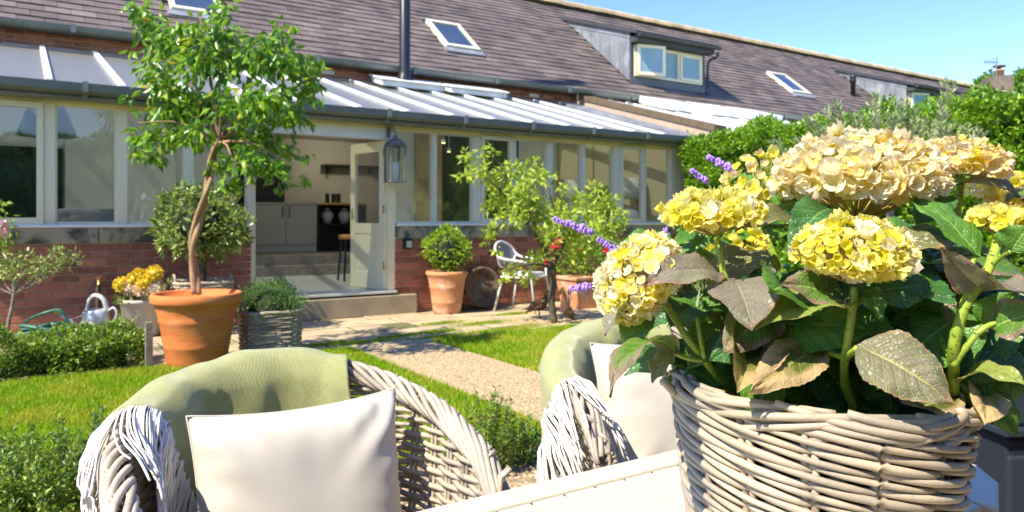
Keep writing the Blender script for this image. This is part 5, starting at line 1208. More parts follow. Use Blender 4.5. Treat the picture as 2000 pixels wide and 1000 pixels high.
def make_throw(label, origin, rot, s0, s1, seed, drop_in=.33, drop_out=.36, n_t=56, tl=.20, dip=0.0, slant=0.0, slo=0.0):
    t = thing('throw_blanket', label, 'blanket', origin, rot, 'sage green throws on the wicker chairs')
    NU, NV = 90, 44
    def prof(s, v, lift=.0):
        """v 0 = inner hem, 1 = outer hem, over the rim in the middle"""
        p, n_ = rim_xy(min(max(s, 0), 1)); h = rim_h(p.x, p.y); R_ = .047+lift
        tot = drop_in+math.pi*R_+drop_out; d = v*tot
        nz_ = mn.noise(Vector((s*9, v*3, seed)))*.013+mn.noise(Vector((s*22, v*6, seed+4)))*.011+.010*math.sin(s*40+v*4+3*mn.noise(Vector((s*5, v*4, seed))))*min(1, abs(v-.5)*3) - .012*max(0, .10-abs(mn.noise(Vector((s*7+v*2, v*2.5-s*3, seed+9)))))/.10*min(1, abs(v-.45)*2.5)
        if d < drop_in: q = n_*(-R_-nz_*.8-.008)+Vector((0, 0, -(drop_in-d))); zc = h-.005
        elif d > drop_in+math.pi*R_: q = n_*(R_+nz_*1.2+.01*(d-drop_in-math.pi*R_)/drop_out)+Vector((0, 0, -(d-drop_in-math.pi*R_))); zc = h-.005
        else:
            a = math.pi-(d-drop_in)/R_; q = n_*(math.cos(a)*R_)+Vector((0, 0, math.sin(a)*R_*.85+nz_*.7)); zc = h-.005
        b_ = Vector((p.x, p.y, 0)); k = (zc+q.z)/h; kk = 1-.16*(1-min(k, 1.0))
        b_ = Vector((b_.x*kk, YA+(b_.y-YA)*kk if b_.y > YA else b_.y, 0))
        return b_+Vector((q.x, q.y, zc+q.z))
    def edge(v): return s0 + .012*math.sin(v*9+seed) - dip*(v-.4) + slant*max(0, .56-v) + slo*max(0, v-.58)
    def S(a, v): return lerp(edge(v), s1 + .02*math.sin(v*7) + .05*(.55-v), a)
    b = MB(); b.grid(lambda a, v: prof(S(a, v), v), NU, NV)
    me = b.mesh('blanket', M['throw'], smooth=True)
    uv = me.uv_layers.new(name='UVMap'); co = [((i // (NV+1))/NU*1.6, (i % (NV+1))/NV*1.0) for i in range((NU+1)*(NV+1))]
    uv.data.foreach_set('uv', [x for l in me.loops for x in co[l.vertex_index]])
    o = link('blanket', me, t); m_ = o.modifiers.new('solid', 'SOLIDIFY'); m_.thickness = .006; m_.offset = 1
    # tassels start on the left hem and hang along and over the arm
    r = random.Random(seed)
    for i in range(n_t):
        v = (i+.5)/n_t; p0 = prof(edge(v), v); P = [prof(edge(v)+.006, v, .003)]; N = 9; L = tl*r.uniform(.8, 1.15)
        vv = v; s = edge(v); ds = -1/LT; side = 1 if v > .5 else -1; wob = r.uniform(-1, 1); pull = r.uniform(.5, 1.3)
        tot = drop_in+math.pi*.047+drop_out
        for k in range(1, N+1):
            st_ = L/N; w = min(1, (abs(v-.5)*2.0)**.7*.75+.35*k/N*pull)
            s += ds*st_*(1-w*.75); vv += side*st_/tot*w*(1.15) + wob*.0015
            vv = min(max(vv, -.25), 1.25); sl = s
            if sl < .0:
                q = prof(0.0, vv, .008+.004*r.random()); q = q+Vector((0, s*LT, -.35*abs(s*LT)))
            else: q = prof(sl, vv, .005+.006*abs(wob)+.003*math.sin(k+i))
            P.append(q)
        MB().tube(cr(P, 2), .0021*r.uniform(.7, 1.2), 5).build('tassel', M['tassel'], t, smooth=True)
    return t
def uvec(d): return Vector((CU*d, SU*d, 0))
chairs = []
make_chair('nearer wicker tub chair at the table, left of the gravel path', CH1, ROT, 1)
make_throw('sage green throw with white tassels over the back of the nearer wicker chair', CH1, ROT, .235, .645, 3, dip=.06, n_t=210, tl=.24, slant=.26, slo=.25)
make_cushion('beige cushion standing in the nearer wicker chair', CH1+uvec(.025)+W(0, .275, .585), ROT, 1)
CH2 = Vector((.515, 1.765, 0))
R2 = D2R(19)
make_chair('farther wicker tub chair, behind the table edge and the flower basket', CH2, R2, 2)
make_throw('sage green throw with white tassels over the left arm of the farther wicker chair', CH2, R2, .14, .60, 8, dip=.02, n_t=190, tl=.20, slant=.12, slo=.42)
make_cushion('beige cushion standing in the farther wicker chair beside the basket', CH2+Vector((math.cos(R2)*.005-math.sin(R2)*.275, math.sin(R2)*.005+math.cos(R2)*.275, .625)), R2, 2)
# ================================================================ BARBECUE
bb = thing('barbecue', 'dark navy barbecue with rounded hood behind the flower basket at the right edge', 'barbecue', (1.50, 1.95, 0), D2R(4)); B = MB
B().box(-.42, .75, -.28, .28, .10, .68).build('cabinet', M['navy'], bb, bevel=.012)
B().prism([(.28, .70), (-.28, .70)]+[(-.28*math.cos(a)*1.0, .70+.30*math.sin(a)) for a in [math.pi*k/12 for k in range(1, 12)]], 0, -.44, .75).build('hood', M['navy2'], bb, bevel=.01)
for x in (-.30, .02, .34): B().box(x-.13, x+.15, -.296, -.282, .14, .64).build('door_panel', M['navy2'], bb, bevel=.01)
for i in range(5): B().box(-.40+i*.018, -.392+i*.018, -.292, -.281, .14, .62).build('rib', M['navy2'], bb)
B().tube([(-.3, -.34, .80), (.6, -.34, .80)], .012, 8).build('handle', M['galv'], bb)
B().box(-.44, .77, -.30, .30, .682, .70).build('shelf', M['navy2'], bb, bevel=.004)
for (x, y) in ((-.36, -.2), (.66, -.2), (-.36, .2), (.66, .2)): B().lathe([(.045, -.01), (.05, .04), (.045, .095)], (x, y, 0), 12).build('wheel', M['black'], bb)
# ================================================================ FLOWER BASKET
BC = PX(1592, 430, .85); BC.z = TZ
bk = wthing('flower_basket', 'round tan and grey rattan basket holding the hydrangea on the table', 'basket', BC)
BH_ = .205
NS = 15
def bpath(s, z):
    a = -math.pi/2 + 2*math.pi*s/NS; zz = z-TZ; r_ = .128+.027*min(max(zz/.22, 0), 1.1)**1.15
    r_ *= 1+.006*math.sin(3*a)
    tilt = -.05*(math.cos(a))*min(1, zz/.2)*r_
    return Vector((BC.x+r_*math.cos(a), BC.y+r_*math.sin(a), z+tilt*.9)), Vector((math.cos(a), math.sin(a), 0))
rr_ = random.Random(77)
dzr = .0106
rows = 12
for k in range(rows):
    for st_ in range(3):
        P = []; N = NS*10; jz = rr_.uniform(-.0008, .0008); q = .0037*rr_.uniform(.84, 1.18)
        ph0 = st_+k*1.0
        for i in range(N):
            s = NS*i/N; x = ((s-ph0)/3.0) % 1.0
            if x < 2/3: a = math.sin(math.pi*x*1.5)**.55; zz = .5-x*1.5
            else: a = -math.sin(math.pi*(x-2/3)*3)**.6; zz = -.5+(x-2/3)*3
            p, n_ = bpath(s, TZ+.012+k*.0176+zz*.0200+jz+.0012*mn.noise(Vector((s*.8, k*3.3, st_))))
            P.append(p+n_*(a*.0068+.0008*mn.noise(Vector((s*1.3, k*2.2, st_+5)))))
        MB().tube(P, q, 8, closed=True).build('weaver', M['rodwarm'], bk, smooth=True)
for i in range(NS):
    for dd in (-.075, .075):
        s = i+.0+dd; MB().tube([bpath(s, z)[0] for z in (TZ+.003, TZ+.07, TZ+.14, TZ+.215)], .0043, 8).build('stake', M['rodwarm'], bk, smooth=True)
# rim border: long rods laid diagonally in a plait
for i in range(NS):
    for j in range(2):
        P = []; r0 = .0040*rr_.uniform(.85, 1.15); L_ = 3.6+rr_.uniform(-.3, .5); sh = i+.5*j
        for m_ in range(25):
            x = m_/24; s = sh+x*L_
            zz = (.206+.066*x-.040*x*x) if j == 0 else (.236-.040*x+.012*x*x); off_ = .005*math.sin(math.pi*min(x*1.25, 1))*(1 if x < .8 else 1)-.012*max(0, x-.72)*4*x
            p, n_ = bpath(s, TZ+zz); P.append(p+n_*(off_+.0045*math.sin(x*9+i*2+j*3.1)))
        MB().tube(P, [r0*(1 if m_ < 22 else .85) for m_ in range(25)], 8).build('rim_rod', M['rodwarm'], bk, smooth=True)
# a few loose ends
for (s, dz_, dr) in ((10.4, .02, .02), (4.2, .0, .022), (11.5, .012, .015)):
    p, n_ = bpath(s, TZ+.21); MB().tube(cr([p, p+n_*.012+Vector((0, 0, .008)), p+n_*(.012+dr)+Vector((0, 0, .012+dz_))], 5), .0048, 8).build('rod_end', M['rodwarm'], bk, smooth=True)
MB().lathe([(.0, .006), (.115, .006), (.121, .05), (.142, .195), (.141, .197), (.138, .195), (.135, .18), (.0, .18)], BC, 36).build('liner', M['black'], bk, smooth=True)
MB().lathe([(.0, .186), (.07, .188), (.134, .182)], BC, 24, jit=.03).build('soil', M['soil'], bk)
# ================================================================ HYDRANGEA
hy = wthing('hydrangea', 'hydrangea plant with yellow and cream flower heads and big serrated leaves in the rattan basket', 'hydrangea', BC+Vector((0, 0, .16)))
def leafmat(name, base, base2, vein, edge=None, edgepos=(.62, .95), rough=.38, blot=None):
    m, t, n, l, p = nt(name); uv = n.new('ShaderNodeUVMap'); uv.uv_map = 'UVMap'; sx = n.new('ShaderNodeSeparateXYZ'); l.new(uv.outputs[0], sx.inputs[0])
    T, Vv = sx.outputs[0], mth(n, l, 'ABSOLUTE', mth(n, l, 'SUBTRACT', mth(n, l, 'MULTIPLY', sx.outputs[1], 2.0), 1.0))
    oi = n.new('ShaderNodeObjectInfo')
    nn = nz(n, l, 32, 4)
    col = mixc(n, l, ramp(n, nn, [(.35, 0.0), (.7, 1.0)], l), base, base2)
    if blot: col = mixc(n, l, ramp(n, nz(n, l, 12, 5), [(.50, 0.0), (.66, 1.0)], l), col, blot)
    if edge is not None:
        e = mth(n, l, 'ADD', mth(n, l, 'MAXIMUM', Vv, mth(n, l, 'SUBTRACT', mth(n, l, 'MULTIPLY', T, 1.12), .1)), mth(n, l, 'MULTIPLY', mth(n, l, 'SUBTRACT', nz(n, l, 26, 4), .5), .55))
        col = mixc(n, l, ramp(n, e, [(edgepos[0], 0.0), (edgepos[1], 1.0)], l), col, edge)
    q = mth(n, l, 'FRACT', mth(n, l, 'SUBTRACT', mth(n, l, 'MULTIPLY', T, 8.0), mth(n, l, 'MULTIPLY', Vv, 1.9)))
    lat = mth(n, l, 'ABSOLUTE', mth(n, l, 'SUBTRACT', q, .5))
    lv = ramp(n, lat, [(.0, 0.0), (.445, 0.0), (.485, .75)], l)
    mv = ramp(n, Vv, [(.0, 1.0), (.028, .9), (.055, 0.0)], l)
    vm = mth(n, l, 'MAXIMUM', lv, mv)
    col = mixc(n, l, vm, col, vein)
    v3 = n.new('ShaderNodeTexVoronoi'); v3.feature = 'DISTANCE_TO_EDGE'; v3.inputs['Scale'].default_value = 190
    g = n.new('ShaderNodeNewGeometry'); l.new(g.outputs['Position'], v3.inputs['Vector'])
    l.new(col, p.inputs['Base Color']); p.inputs['Roughness'].default_value = rough
    b = n.new('ShaderNodeBump'); b.inputs['Strength'].default_value = .55; b.inputs['Distance'].default_value = .0016
    l.new(mth(n, l, 'SUBTRACT', mth(n, l, 'MULTIPLY', ramp(n, v3.outputs['Distance'], [(0, 0.0), (.12, 1.0)], l), .5), mth(n, l, 'MULTIPLY', vm, .9)), b.inputs['Height']); l.new(b.outputs[0], p.inputs['Normal'])
    tr = n.new('ShaderNodeBsdfTranslucent'); l.new(mixc(n, l, .5, col, (.35, .45, .05)), tr.inputs[0]); mx = n.new('ShaderNodeMixShader'); mx.inputs[0].default_value = .22
    l.new(p.outputs[0], mx.inputs[1]); l.new(tr.outputs[0], mx.inputs[2]); l.new(mx.outputs[0], n['Material Output'].inputs[0]); return m
LM = {
 'green': leafmat('leaf_green', (.06, .18, .02), (.11, .26, .03), (.27, .42, .08)),
 'dark': leafmat('leaf_dark', (.032, .115, .030), (.055, .165, .035), (.17, .32, .09)),
 'purple': leafmat('leaf_purple', (.20, .165, .135), (.22, .21, .135), (.32, .28, .20), (.30, .15, .09), (.86, 1.02), .42),
 'olive': leafmat('leaf_olive', (.115, .135, .045), (.19, .175, .085), (.36, .36, .12), (.40, .24, .11), (.88, 1.05), .4),
 'quilt': leafmat('leaf_quilt', (.15, .15, .075), (.24, .20, .125), (.38, .38, .14), (.33, .21, .11), (.92, 1.1), .45, blot=(.07, .10, .035)),
 'tan': leafmat('leaf_tan_edged', (.09, .12, .02), (.16, .17, .035), (.36, .36, .08), (.52, .36, .18), (.42, .68), .5),
 'lime': leafmat('leaf_lime', (.20, .27, .045), (.28, .32, .07), (.42, .46, .14), (.30, .26, .08), (.9, 1.05), .4),
 'browning': leafmat('leaf_browning', (.08, .19, .025), (.13, .22, .04), (.30, .42, .10), (.24, .16, .12), (.62, .86), .42),
}
STM = pm('speckled_stem', (.34, .44, .05), (.24, .35, .035), 14, .4, dirt=(.06, .10, .015), dscale=260, dpos=(.58, .62))
PED = pm('flower_stalk', (.42, .38, .10), (.36, .22, .09), 30, .5)
def leaf(base, tip, width, N, mat, arch=.15, fold=.25, curl=.0, tw=0.0, seed=0, parent=None, quilt=1.0):
    base, tip, N = Vector(base), Vector(tip), Vector(N).normalized(); L = (tip-base).length
    N = (N-(tip-base).normalized()*N.dot((tip-base).normalized())).normalized()
    ctl = (base+tip)/2+N*(arch*L*2); NU, NV = 34, 16; b = MB(); uvs = []
    r = random.Random(seed); ph = r.random()*10
    for i in range(NU+1):
        t = i/NU; c = base*(1-t)**2+ctl*2*t*(1-t)+tip*t*t; tn = ((ctl-base)*(1-t)+(tip-ctl)*t).normalized()
        nn = (N-tn*N.dot(tn)).normalized(); sd = tn.cross(nn)
        a_ = tw*(t-.3); sd, nn = sd*math.cos(a_)+nn*math.sin(a_), nn*math.cos(a_)-sd*math.sin(a_)
        w = width*.5*(math.sin(math.pi*min(1, t)**.80)**.75)*(1-.25*t*t)*1.0+.0003
        if t > .88: w *= max(0, 1-((t-.88)/.12)**1.3*.55)
        for j in range(NV+1):
            v = 2*j/NV-1; av = abs(v)
            saw = ((t*21+.0) % 1.0); ww = w*(1+(.075*saw-.02)*(av > .95))
            x = v*ww
            q = (t*8.0-av*1.9) % 1.0
            z = fold*ww*(av**1.15)-curl*ww*av**2.6*1.3
            z += quilt*.0021*(math.sin(math.pi*q)**.7)*(1-av**4)*min(1, av*7)*(L/.1)**.5
            z += .003*mn.noise(Vector((t*3+ph, v*1.5, seed)))*(L/.08) + .0028*math.sin(t*15+ph+2*v)*av**3
            # teeth also pull along the leaf
            b.v.append(tuple(c+sd*x+nn*z+tn*(.0*saw))); uvs.append((t, (v+1)/2))
    for i in range(NU):
        for j in range(NV):
            o = i*(NV+1)+j; b.f.append((o, o+NV+1, o+NV+2, o+1)); b.m.append(0)
    me = b.mesh('leaf', LM[mat] if isinstance(mat, str) else mat, OFF[(parent or hy).name], smooth=True)
    uv = me.uv_layers.new(name='UVMap'); uv.data.foreach_set('uv', [x for l in me.loops for x in uvs[l.vertex_index]])
    return link('leaf', me, parent or hy)
def LF(bx, by, bd, tx, ty, td, w, N, mat, **k): return leaf(PX(bx, by, bd), PX(tx, ty, td), w, N, mat, **k)
def stem(pts, r0, r1, mat=None, parent=None, name='stem'):
    P = cr([PX(*p) for p in pts], 6); n = len(P)
    return MB().tube(P, [lerp(r0, r1, i/(n-1))*(1+.10*(i % 6 == 0)) for i in range(n)], 9).build(name, mat or STM, parent or hy, smooth=True)
# stems with leaf nodes
stem([(1668, 800, .80), (1650, 745, .77), (1650, 700, .75), (1658, 650, .74), (1665, 600, .735), (1668, 560, .735)], .0045, .0040)
stem([(1500, 770, .82), (1470, 700, .80), (1440, 630, .785), (1420, 560, .78), (1404, 490, .785), (1400, 465, .79)], .0044, .0036)
stem([(1440, 780, .84), (1385, 715, .81), (1335, 650, .80), (1300, 595, .795), (1270, 573, .79)], .0042, .0034)
stem([(1862, 800, .80), (1862, 700, .745), (1868, 650, .735), (1888, 590, .73), (1920, 545, .735), (1938, 505, .745), (1948, 470, .76)], .0060, .0046)
stem([(1640, 780, .86), (1620, 650, .86), (1628, 520, .86), (1655, 440, .85), (1660, 395, .85)], .005, .0048)
stem([(1760, 780, .9), (1780, 640, .93), (1740, 500, .93), (1722, 420, .92), (1720, 380, .92)], .005, .0045)
stem([(1580, 790, .93), (1560, 640, .96), (1520, 520, .97), (1485, 440, .98), (1478, 400, .98)], .0055, .0045)
stem([(1800, 780, .95), (1840, 600, .97), (1862, 460, .96), (1872, 390, .95), (1878, 350, .95)], .0055, .0045)
stem([(1550, 790, .95), (1450, 640, .98), (1390, 560, .99), (1352, 515, .99)], .005, .004)
stem([(1840, 790, .95), (1940, 600, 1.0), (1975, 460, 1.02), (1985, 400, 1.02)], .005, .004)
stem([(1862, 715, .743), (1885, 680, .735), (1920, 642, .73), (1960, 625, .73)], .0036, .0026, name='leaf_stalk')
stem([(1862, 710, .745), (1845, 680, .76), (1830, 640, .80)], .0032, .0026, name='leaf_stalk')
stem([(1650, 700, .75), (1625, 690, .76), (1600, 683, .77)], .0034, .0026, name='leaf_stalk')
stem([(1650, 700, .75), (1662, 690, .73), (1674, 680, .715)], .0034, .003, name='leaf_stalk')
stem([(1664, 600, .735), (1685, 585, .745), (1700, 570, .75)], .003, .0024, name='leaf_stalk')
stem([(1385, 708, .80), (1345, 700, .80), (1318, 690, .80)], .003, .0024, name='leaf_stalk')
stem([(1376, 700, .80), (1368, 660, .80), (1362, 620, .81)], .003, .0024, name='leaf_stalk')
stem([(1934, 520, .74), (1955, 500, .73), (1975, 490, .72)], .003, .0024, name='leaf_stalk')
stem([(1925, 560, .735), (1900, 520, .74), (1905, 500, .745)], .003, .0024, name='leaf_stalk')
UP = (0, -.55, .83); FR = (-.15, -.9, .4)
# leaves the photograph shows one by one
LF(1436, 548, .775, 1470, 645, .70, .072, (-.1, -.75, .75), 'purple', arch=.10, fold=.18, seed=1)
LF(1405, 536, .78, 1258, 560, .74, .050, (.1, -.55, .85), 'purple', arch=.12, fold=.25, seed=2)
LF(1388, 560, .82, 1512, 505, .80, .055, (-.2, -.6, .75), 'olive', arch=.18, fold=.2, seed=3)
LF(1262, 588, .795, 1220, 690, .78, .036, (-.3, -.95, .1), 'green', arch=.10, fold=.2, seed=4)
LF(1280, 572, .79, 1182, 656, .76, .040, (-.55, -.1, .8), 'purple', arch=.10, fold=.55, seed=5)
LF(1322, 688, .80, 1193, 778, .70, .042, (-.45, -.25, .8), 'browning', arch=.22, fold=.35, seed=6)
LF(1312, 690, .80, 1275, 748, .79, .026, (-.7, -.6, .1), 'olive', arch=.12, fold=.3, seed=7)
LF(1462, 680, .80, 1440, 768, .70, .062, (.1, -.75, .6), 'tan', arch=.02, fold=.65, curl=-.3, seed=8)
LF(1604, 682, .77, 1462, 768, .70, .052, (-.2, -.75, .65), 'tan', arch=.06, fold=.2, tw=.4, seed=9)
LF(1676, 676, .715, 1862, 790, .665, .066, (-.25, -.75, .6), 'quilt', arch=.10, fold=.10, quilt=1.6, seed=10)
LF(1870, 768, .78, 1762, 782, .71, .050, (.1, -.5, .9), 'tan', arch=-.10, fold=.35, seed=11)
LF(1905, 740, .80, 1922, 830, .72, .052, (.3, -.6, .7), 'tan', arch=.05, fold=.3, seed=41)
LF(1872, 750, .76, 2015, 762, .70, .034, (-.1, -.4, .95), 'lime', arch=.24, fold=.2, seed=12)
LF(1890, 735, .80, 2020, 735, .78, .036, (-.1, -.5, .85), 'lime', arch=.12, fold=.2, seed=42)
LF(1700, 570, .75, 1822, 560, .74, .050, (.1, -.8, .55), 'dark', arch=.06, fold=.2, seed=13)
LF(1692, 560, .75, 1722, 628, .73, .022, (-.2, -.9, .3), 'green', arch=.08, fold=.3, seed=14)
LF(1832, 640, .82, 1790, 490, .90, .098, (-.15, -.9, .35), 'dark', arch=.04, fold=.12, seed=15)
LF(1922, 568, .735, 1838, 482, .70, .034, (-.75, -.45, .5), 'purple', arch=.06, fold=.45, seed=16)
LF(1922, 568, .735, 2030, 592, .68, .046, (.1, -.3, .95), 'purple', arch=.10, fold=.5, seed=17)
LF(1912, 503, .745, 1770, 388, .80, .050, (.25, -.75, .6), 'green', arch=.10, fold=.15, seed=18)
LF(1745, 455, .84, 1905, 492, .76, .048, (.1, -.4, .9), 'dark', arch=.08, fold=.3, seed=19)
LF(1735, 462, .80, 1850, 486, .76, .026, (.1, -.9, .4), 'olive', arch=.05, fold=.2, seed=43)
LF(1622, 408, .82, 1538, 494, .77, .050, (.1, -.6, .8), 'dark', arch=.18, fold=.2, seed=20)
LF(1558, 432, .86, 1436, 452, .82, .040, (-.1, -.5, .85), 'olive', arch=.10, fold=.3, seed=21)
LF(1648, 586, .745, 1522, 556, .72, .048, (-.1, -.7, .65), 'browning', arch=.06, fold=.3, tw=.3, seed=22)
LF(1665, 592, .75, 1474, 645, .72, .050, (-.2, -.45, .85), 'lime', arch=.10, fold=.4, seed=23)
LF(1975, 490, .72, 2010, 440, .71, .040, (-.3, -.9, .3), 'green', arch=.05, fold=.25, seed=24)
LF(1940, 640, .73, 2040, 610, .70, .044, (-.1, -.75, .6), 'browning', arch=.10, fold=.2, seed=25)
LF(1930, 640, .76, 1985, 570, .74, .05, (-.1, -.9, .5), 'green', arch=.05, fold=.2, seed=26)
LF(1850, 362, .98, 2010, 402, .93, .048, (.1, -.35, .95), 'purple', arch=.14, fold=.35, seed=27)
LF(1840, 375, .95, 1790, 440, .92, .05, (.1, -.6, .8), 'dark', arch=.1, fold=.2, seed=28)
LF(1880, 330, .97, 1822, 385, .92, .045, (-.2, -.6, .8), 'green', arch=.1, fold=.2, seed=29)
LF(1495, 365, 1.0, 1415, 350, 1.02, .034, (-.2, -.5, .85), 'green', arch=.12, fold=.2, seed=30)
LF(1560, 395, .93, 1500, 420, .9, .045, (-.1, -.7, .7), 'green', arch=.1, fold=.2, seed=31)
LF(1350, 600, .85, 1310, 640, .82, .05, (-.3, -.8, .5), 'dark', arch=.1, fold=.2, seed=32)
LF(1395, 640, .83, 1345, 720, .80, .045, (-.3, -.9, .3), 'dark', arch=.1, fold=.2, seed=33)
LF(1600, 610, .88, 1500, 700, .84, .075, (-.2, -.8, .55), 'dark', arch=.1, fold=.2, seed=34)
LF(1500, 600, .86, 1570, 655, .80, .05, (0, -.8, .6), 'lime', arch=.1, fold=.2, seed=35)
LF(1740, 640, .86, 1690, 740, .80, .07, (-.2, -.85, .4), 'dark', arch=.1, fold=.2, seed=36)
LF(1990, 640, .85, 1960, 740, .80, .05, (-.2, -.85, .4), 'green', arch=.1, fold=.2, seed=37)
LF(1420, 430, .86, 1350, 500, .84, .03, (-.4, -.7, .5), 'green', arch=.1, fold=.2, seed=38)
LF(1965, 395, .95, 2030, 380, .93, .05, (0, -.3, .95), 'browning', arch=.1, fold=.2, seed=39)
# inner foliage filling the body of the plant
rs = random.Random(99)
for i in range(96):
    a = rs.uniform(0, 2*math.pi); q = rs.uniform(.02, .15); zz = rs.uniform(.98, 1.14)
    c = Vector((BC.x+.02+q*math.cos(a)*1.15, BC.y+.075+q*math.sin(a)*.8, zz))
    if c.y < .80: c.y = .80+rs.random()*.06
    d = Vector((math.cos(a), math.sin(a)*.8, rs.uniform(-.5, .25))); L = rs.uniform(.09, .14) if d.x > 0 else rs.uniform(.07, .09)
    leaf(c, c+d*L, L*.62, (d.x*.3, -.5, .9), rs.choice(['dark', 'dark', 'green', 'green', 'green', 'browning']), arch=.12, fold=.2, seed=200+i)
for i in range(34):                                   # broad leaves closing the front of the plant
    px = rs.uniform(1420, 1990); py = rs.uniform(520, 715); dd = rs.uniform(.79, .86)
    c = PX(px, py, dd); d = Vector((rs.uniform(-1, 1), -.25, rs.uniform(-.9, .1))).normalized(); L = rs.uniform(.075, .12)
    leaf(c, c+d*L, L*.66, (rs.uniform(-.4, .1), -.85, .55), rs.choice(['dark', 'green', 'green', 'dark', 'browning']), arch=.10, fold=.15, seed=700+i)
for i in range(12):                                   # leaves low over the rim
    a = -math.pi*rs.uniform(.0, 1.0); c = BC+Vector((.10*math.cos(a), .05+.08*math.sin(a), rs.uniform(.19, .24)))
    d = Vector((math.cos(a), .3*math.sin(a), rs.uniform(-.1, .5))); leaf(c, c+d*.08, .05, (0, -.6, .8), rs.choice(['dark', 'dark', 'green']), arch=.1, seed=300+i)
# ---- flower heads
def floretmat(name, c0, c1, c2, rim, rimpos=.93):
    m, t, n, l, p = nt(name); uv = n.new('ShaderNodeUVMap'); uv.uv_map = 'UVMap'; sx = n.new('ShaderNodeSeparateXYZ'); l.new(uv.outputs[0], sx.inputs[0]); oi = n.new('ShaderNodeObjectInfo')
    at = n.new('ShaderNodeAttribute'); at.attribute_name = 'rnd'; rnd = mth(n, l, 'FRACT', mth(n, l, 'ADD', oi.outputs['Random'], at.outputs['Fac']))
    r = mth(n, l, 'ADD', sx.outputs[0], mth(n, l, 'MULTIPLY', mth(n, l, 'SUBTRACT', rnd, .5), .7))
    col = ramp(n, r, [(.05, c0), (.45, c1), (.85, c2)], l)
    e = mth(n, l, 'ADD', mth(n, l, 'MAXIMUM', sx.outputs[0], mth(n, l, 'MULTIPLY', sx.outputs[1], .97)), mth(n, l, 'MULTIPLY', mth(n, l, 'SUBTRACT', nz(n, l, 90, 3), .5), .42))
    col = mixc(n, l, ramp(n, e, [(rimpos, 0.0), (rimpos+.08, 1.0)], l), col, rim)
    l.new(col, p.inputs['Base Color']); p.inputs['Roughness'].default_value = .5
    tr = n.new('ShaderNodeBsdfTranslucent'); l.new(col, tr.inputs[0]); mx = n.new('ShaderNodeMixShader'); mx.inputs[0].default_value = .48
    sn = mth(n, l, 'SINE', mth(n, l, 'MULTIPLY', sx.outputs[1], 26.0)); b = n.new('ShaderNodeBump'); b.inputs['Strength'].default_value = .35; b.inputs['Distance'].default_value = .0006; l.new(sn, b.inputs['Height']); l.new(b.outputs[0], p.inputs['Normal'])
    l.new(p.outputs[0], mx.inputs[1]); l.new(tr.outputs[0], mx.inputs[2]); l.new(mx.outputs[0], n['Material Output'].inputs[0]); return m
FM = {'cream': floretmat('cream_florets', (.88, .74, .08), (.92, .82, .38), (.92, .85, .62), (.62, .34, .18), .975),
      'yellow': floretmat('yellow_florets', (.72, .68, .02), (.92, .80, .05), (.93, .86, .28), (.70, .42, .12), 1.03),
      'peach': floretmat('peach_florets', (.88, .66, .06), (.90, .72, .24), (.90, .76, .46), (.58, .26, .12), .965),
      'ivory': floretmat('ivory_florets', (.88, .78, .08), (.93, .84, .36), (.93, .88, .68), (.52, .28, .12), .975)}
def floret_data(seed, npet=4, cup=.5):
    r = random.Random(seed); V = []; F = []; UV = []
    for k in range(npet):
        a0 = 2*math.pi*(k+r.uniform(-.12, .12))/npet; n1, n2 = 5, 4; o = len(V); c_p = cup+r.uniform(-.3, .3); Rp = 1*r.uniform(.85, 1.12); lift = .05*(k % 2)
        for i in range(n1+1):
            t = i/n1; hw_ = .78*Rp*(math.sin(math.pi*(t*.80+.06))**.75)*.72
            for j in range(n2+1):
                v = 2*j/n2-1; x = t*Rp*(1-.13*v*v*t+(.07*math.sin(9*v+seed+k*2)*t*t))*(1-.25*c_p*t); y = v*hw_; z = lift+c_p*.62*t*t*Rp + .16*v*v*t + .05*math.sin(6*t+3*v+seed+k) - .26*max(0, t-.75)*(1 if (k+seed) % 3 else -1)
                V.append((x*math.cos(a0)-y*math.sin(a0), x*math.sin(a0)+y*math.cos(a0), z)); UV.append((t, abs(v)*min(1, t*1.6)))
        for i in range(n1):
            for j in range(n2): q = o+i*(n2+1)+j; F.append((q, q+n2+1, q+n2+2, q+1))
    return np.array(V), F, UV
FD = [floret_data(s, 4 if s % 4 else 5, [.15, .5, .9, 1.3][s % 4]) for s in range(8)]
FMESH = {}
def floret_mesh(k, tone):
    if (k, tone) not in FMESH:
        V, F, UV = FD[k]; me = bpy.data.meshes.new('floret'); me.from_pydata([tuple(v) for v in V], [], F); me.materials.append(FM[tone])
        me.polygons.foreach_set('use_smooth', [True]*len(F)); uv = me.uv_layers.new(name='UVMap'); uv.data.foreach_set('uv', [x for l in me.loops for x in UV[l.vertex_index]]); me.update(); FMESH[(k, tone)] = me
    return FMESH[(k, tone)]
left = {'n': 300}; rest = []
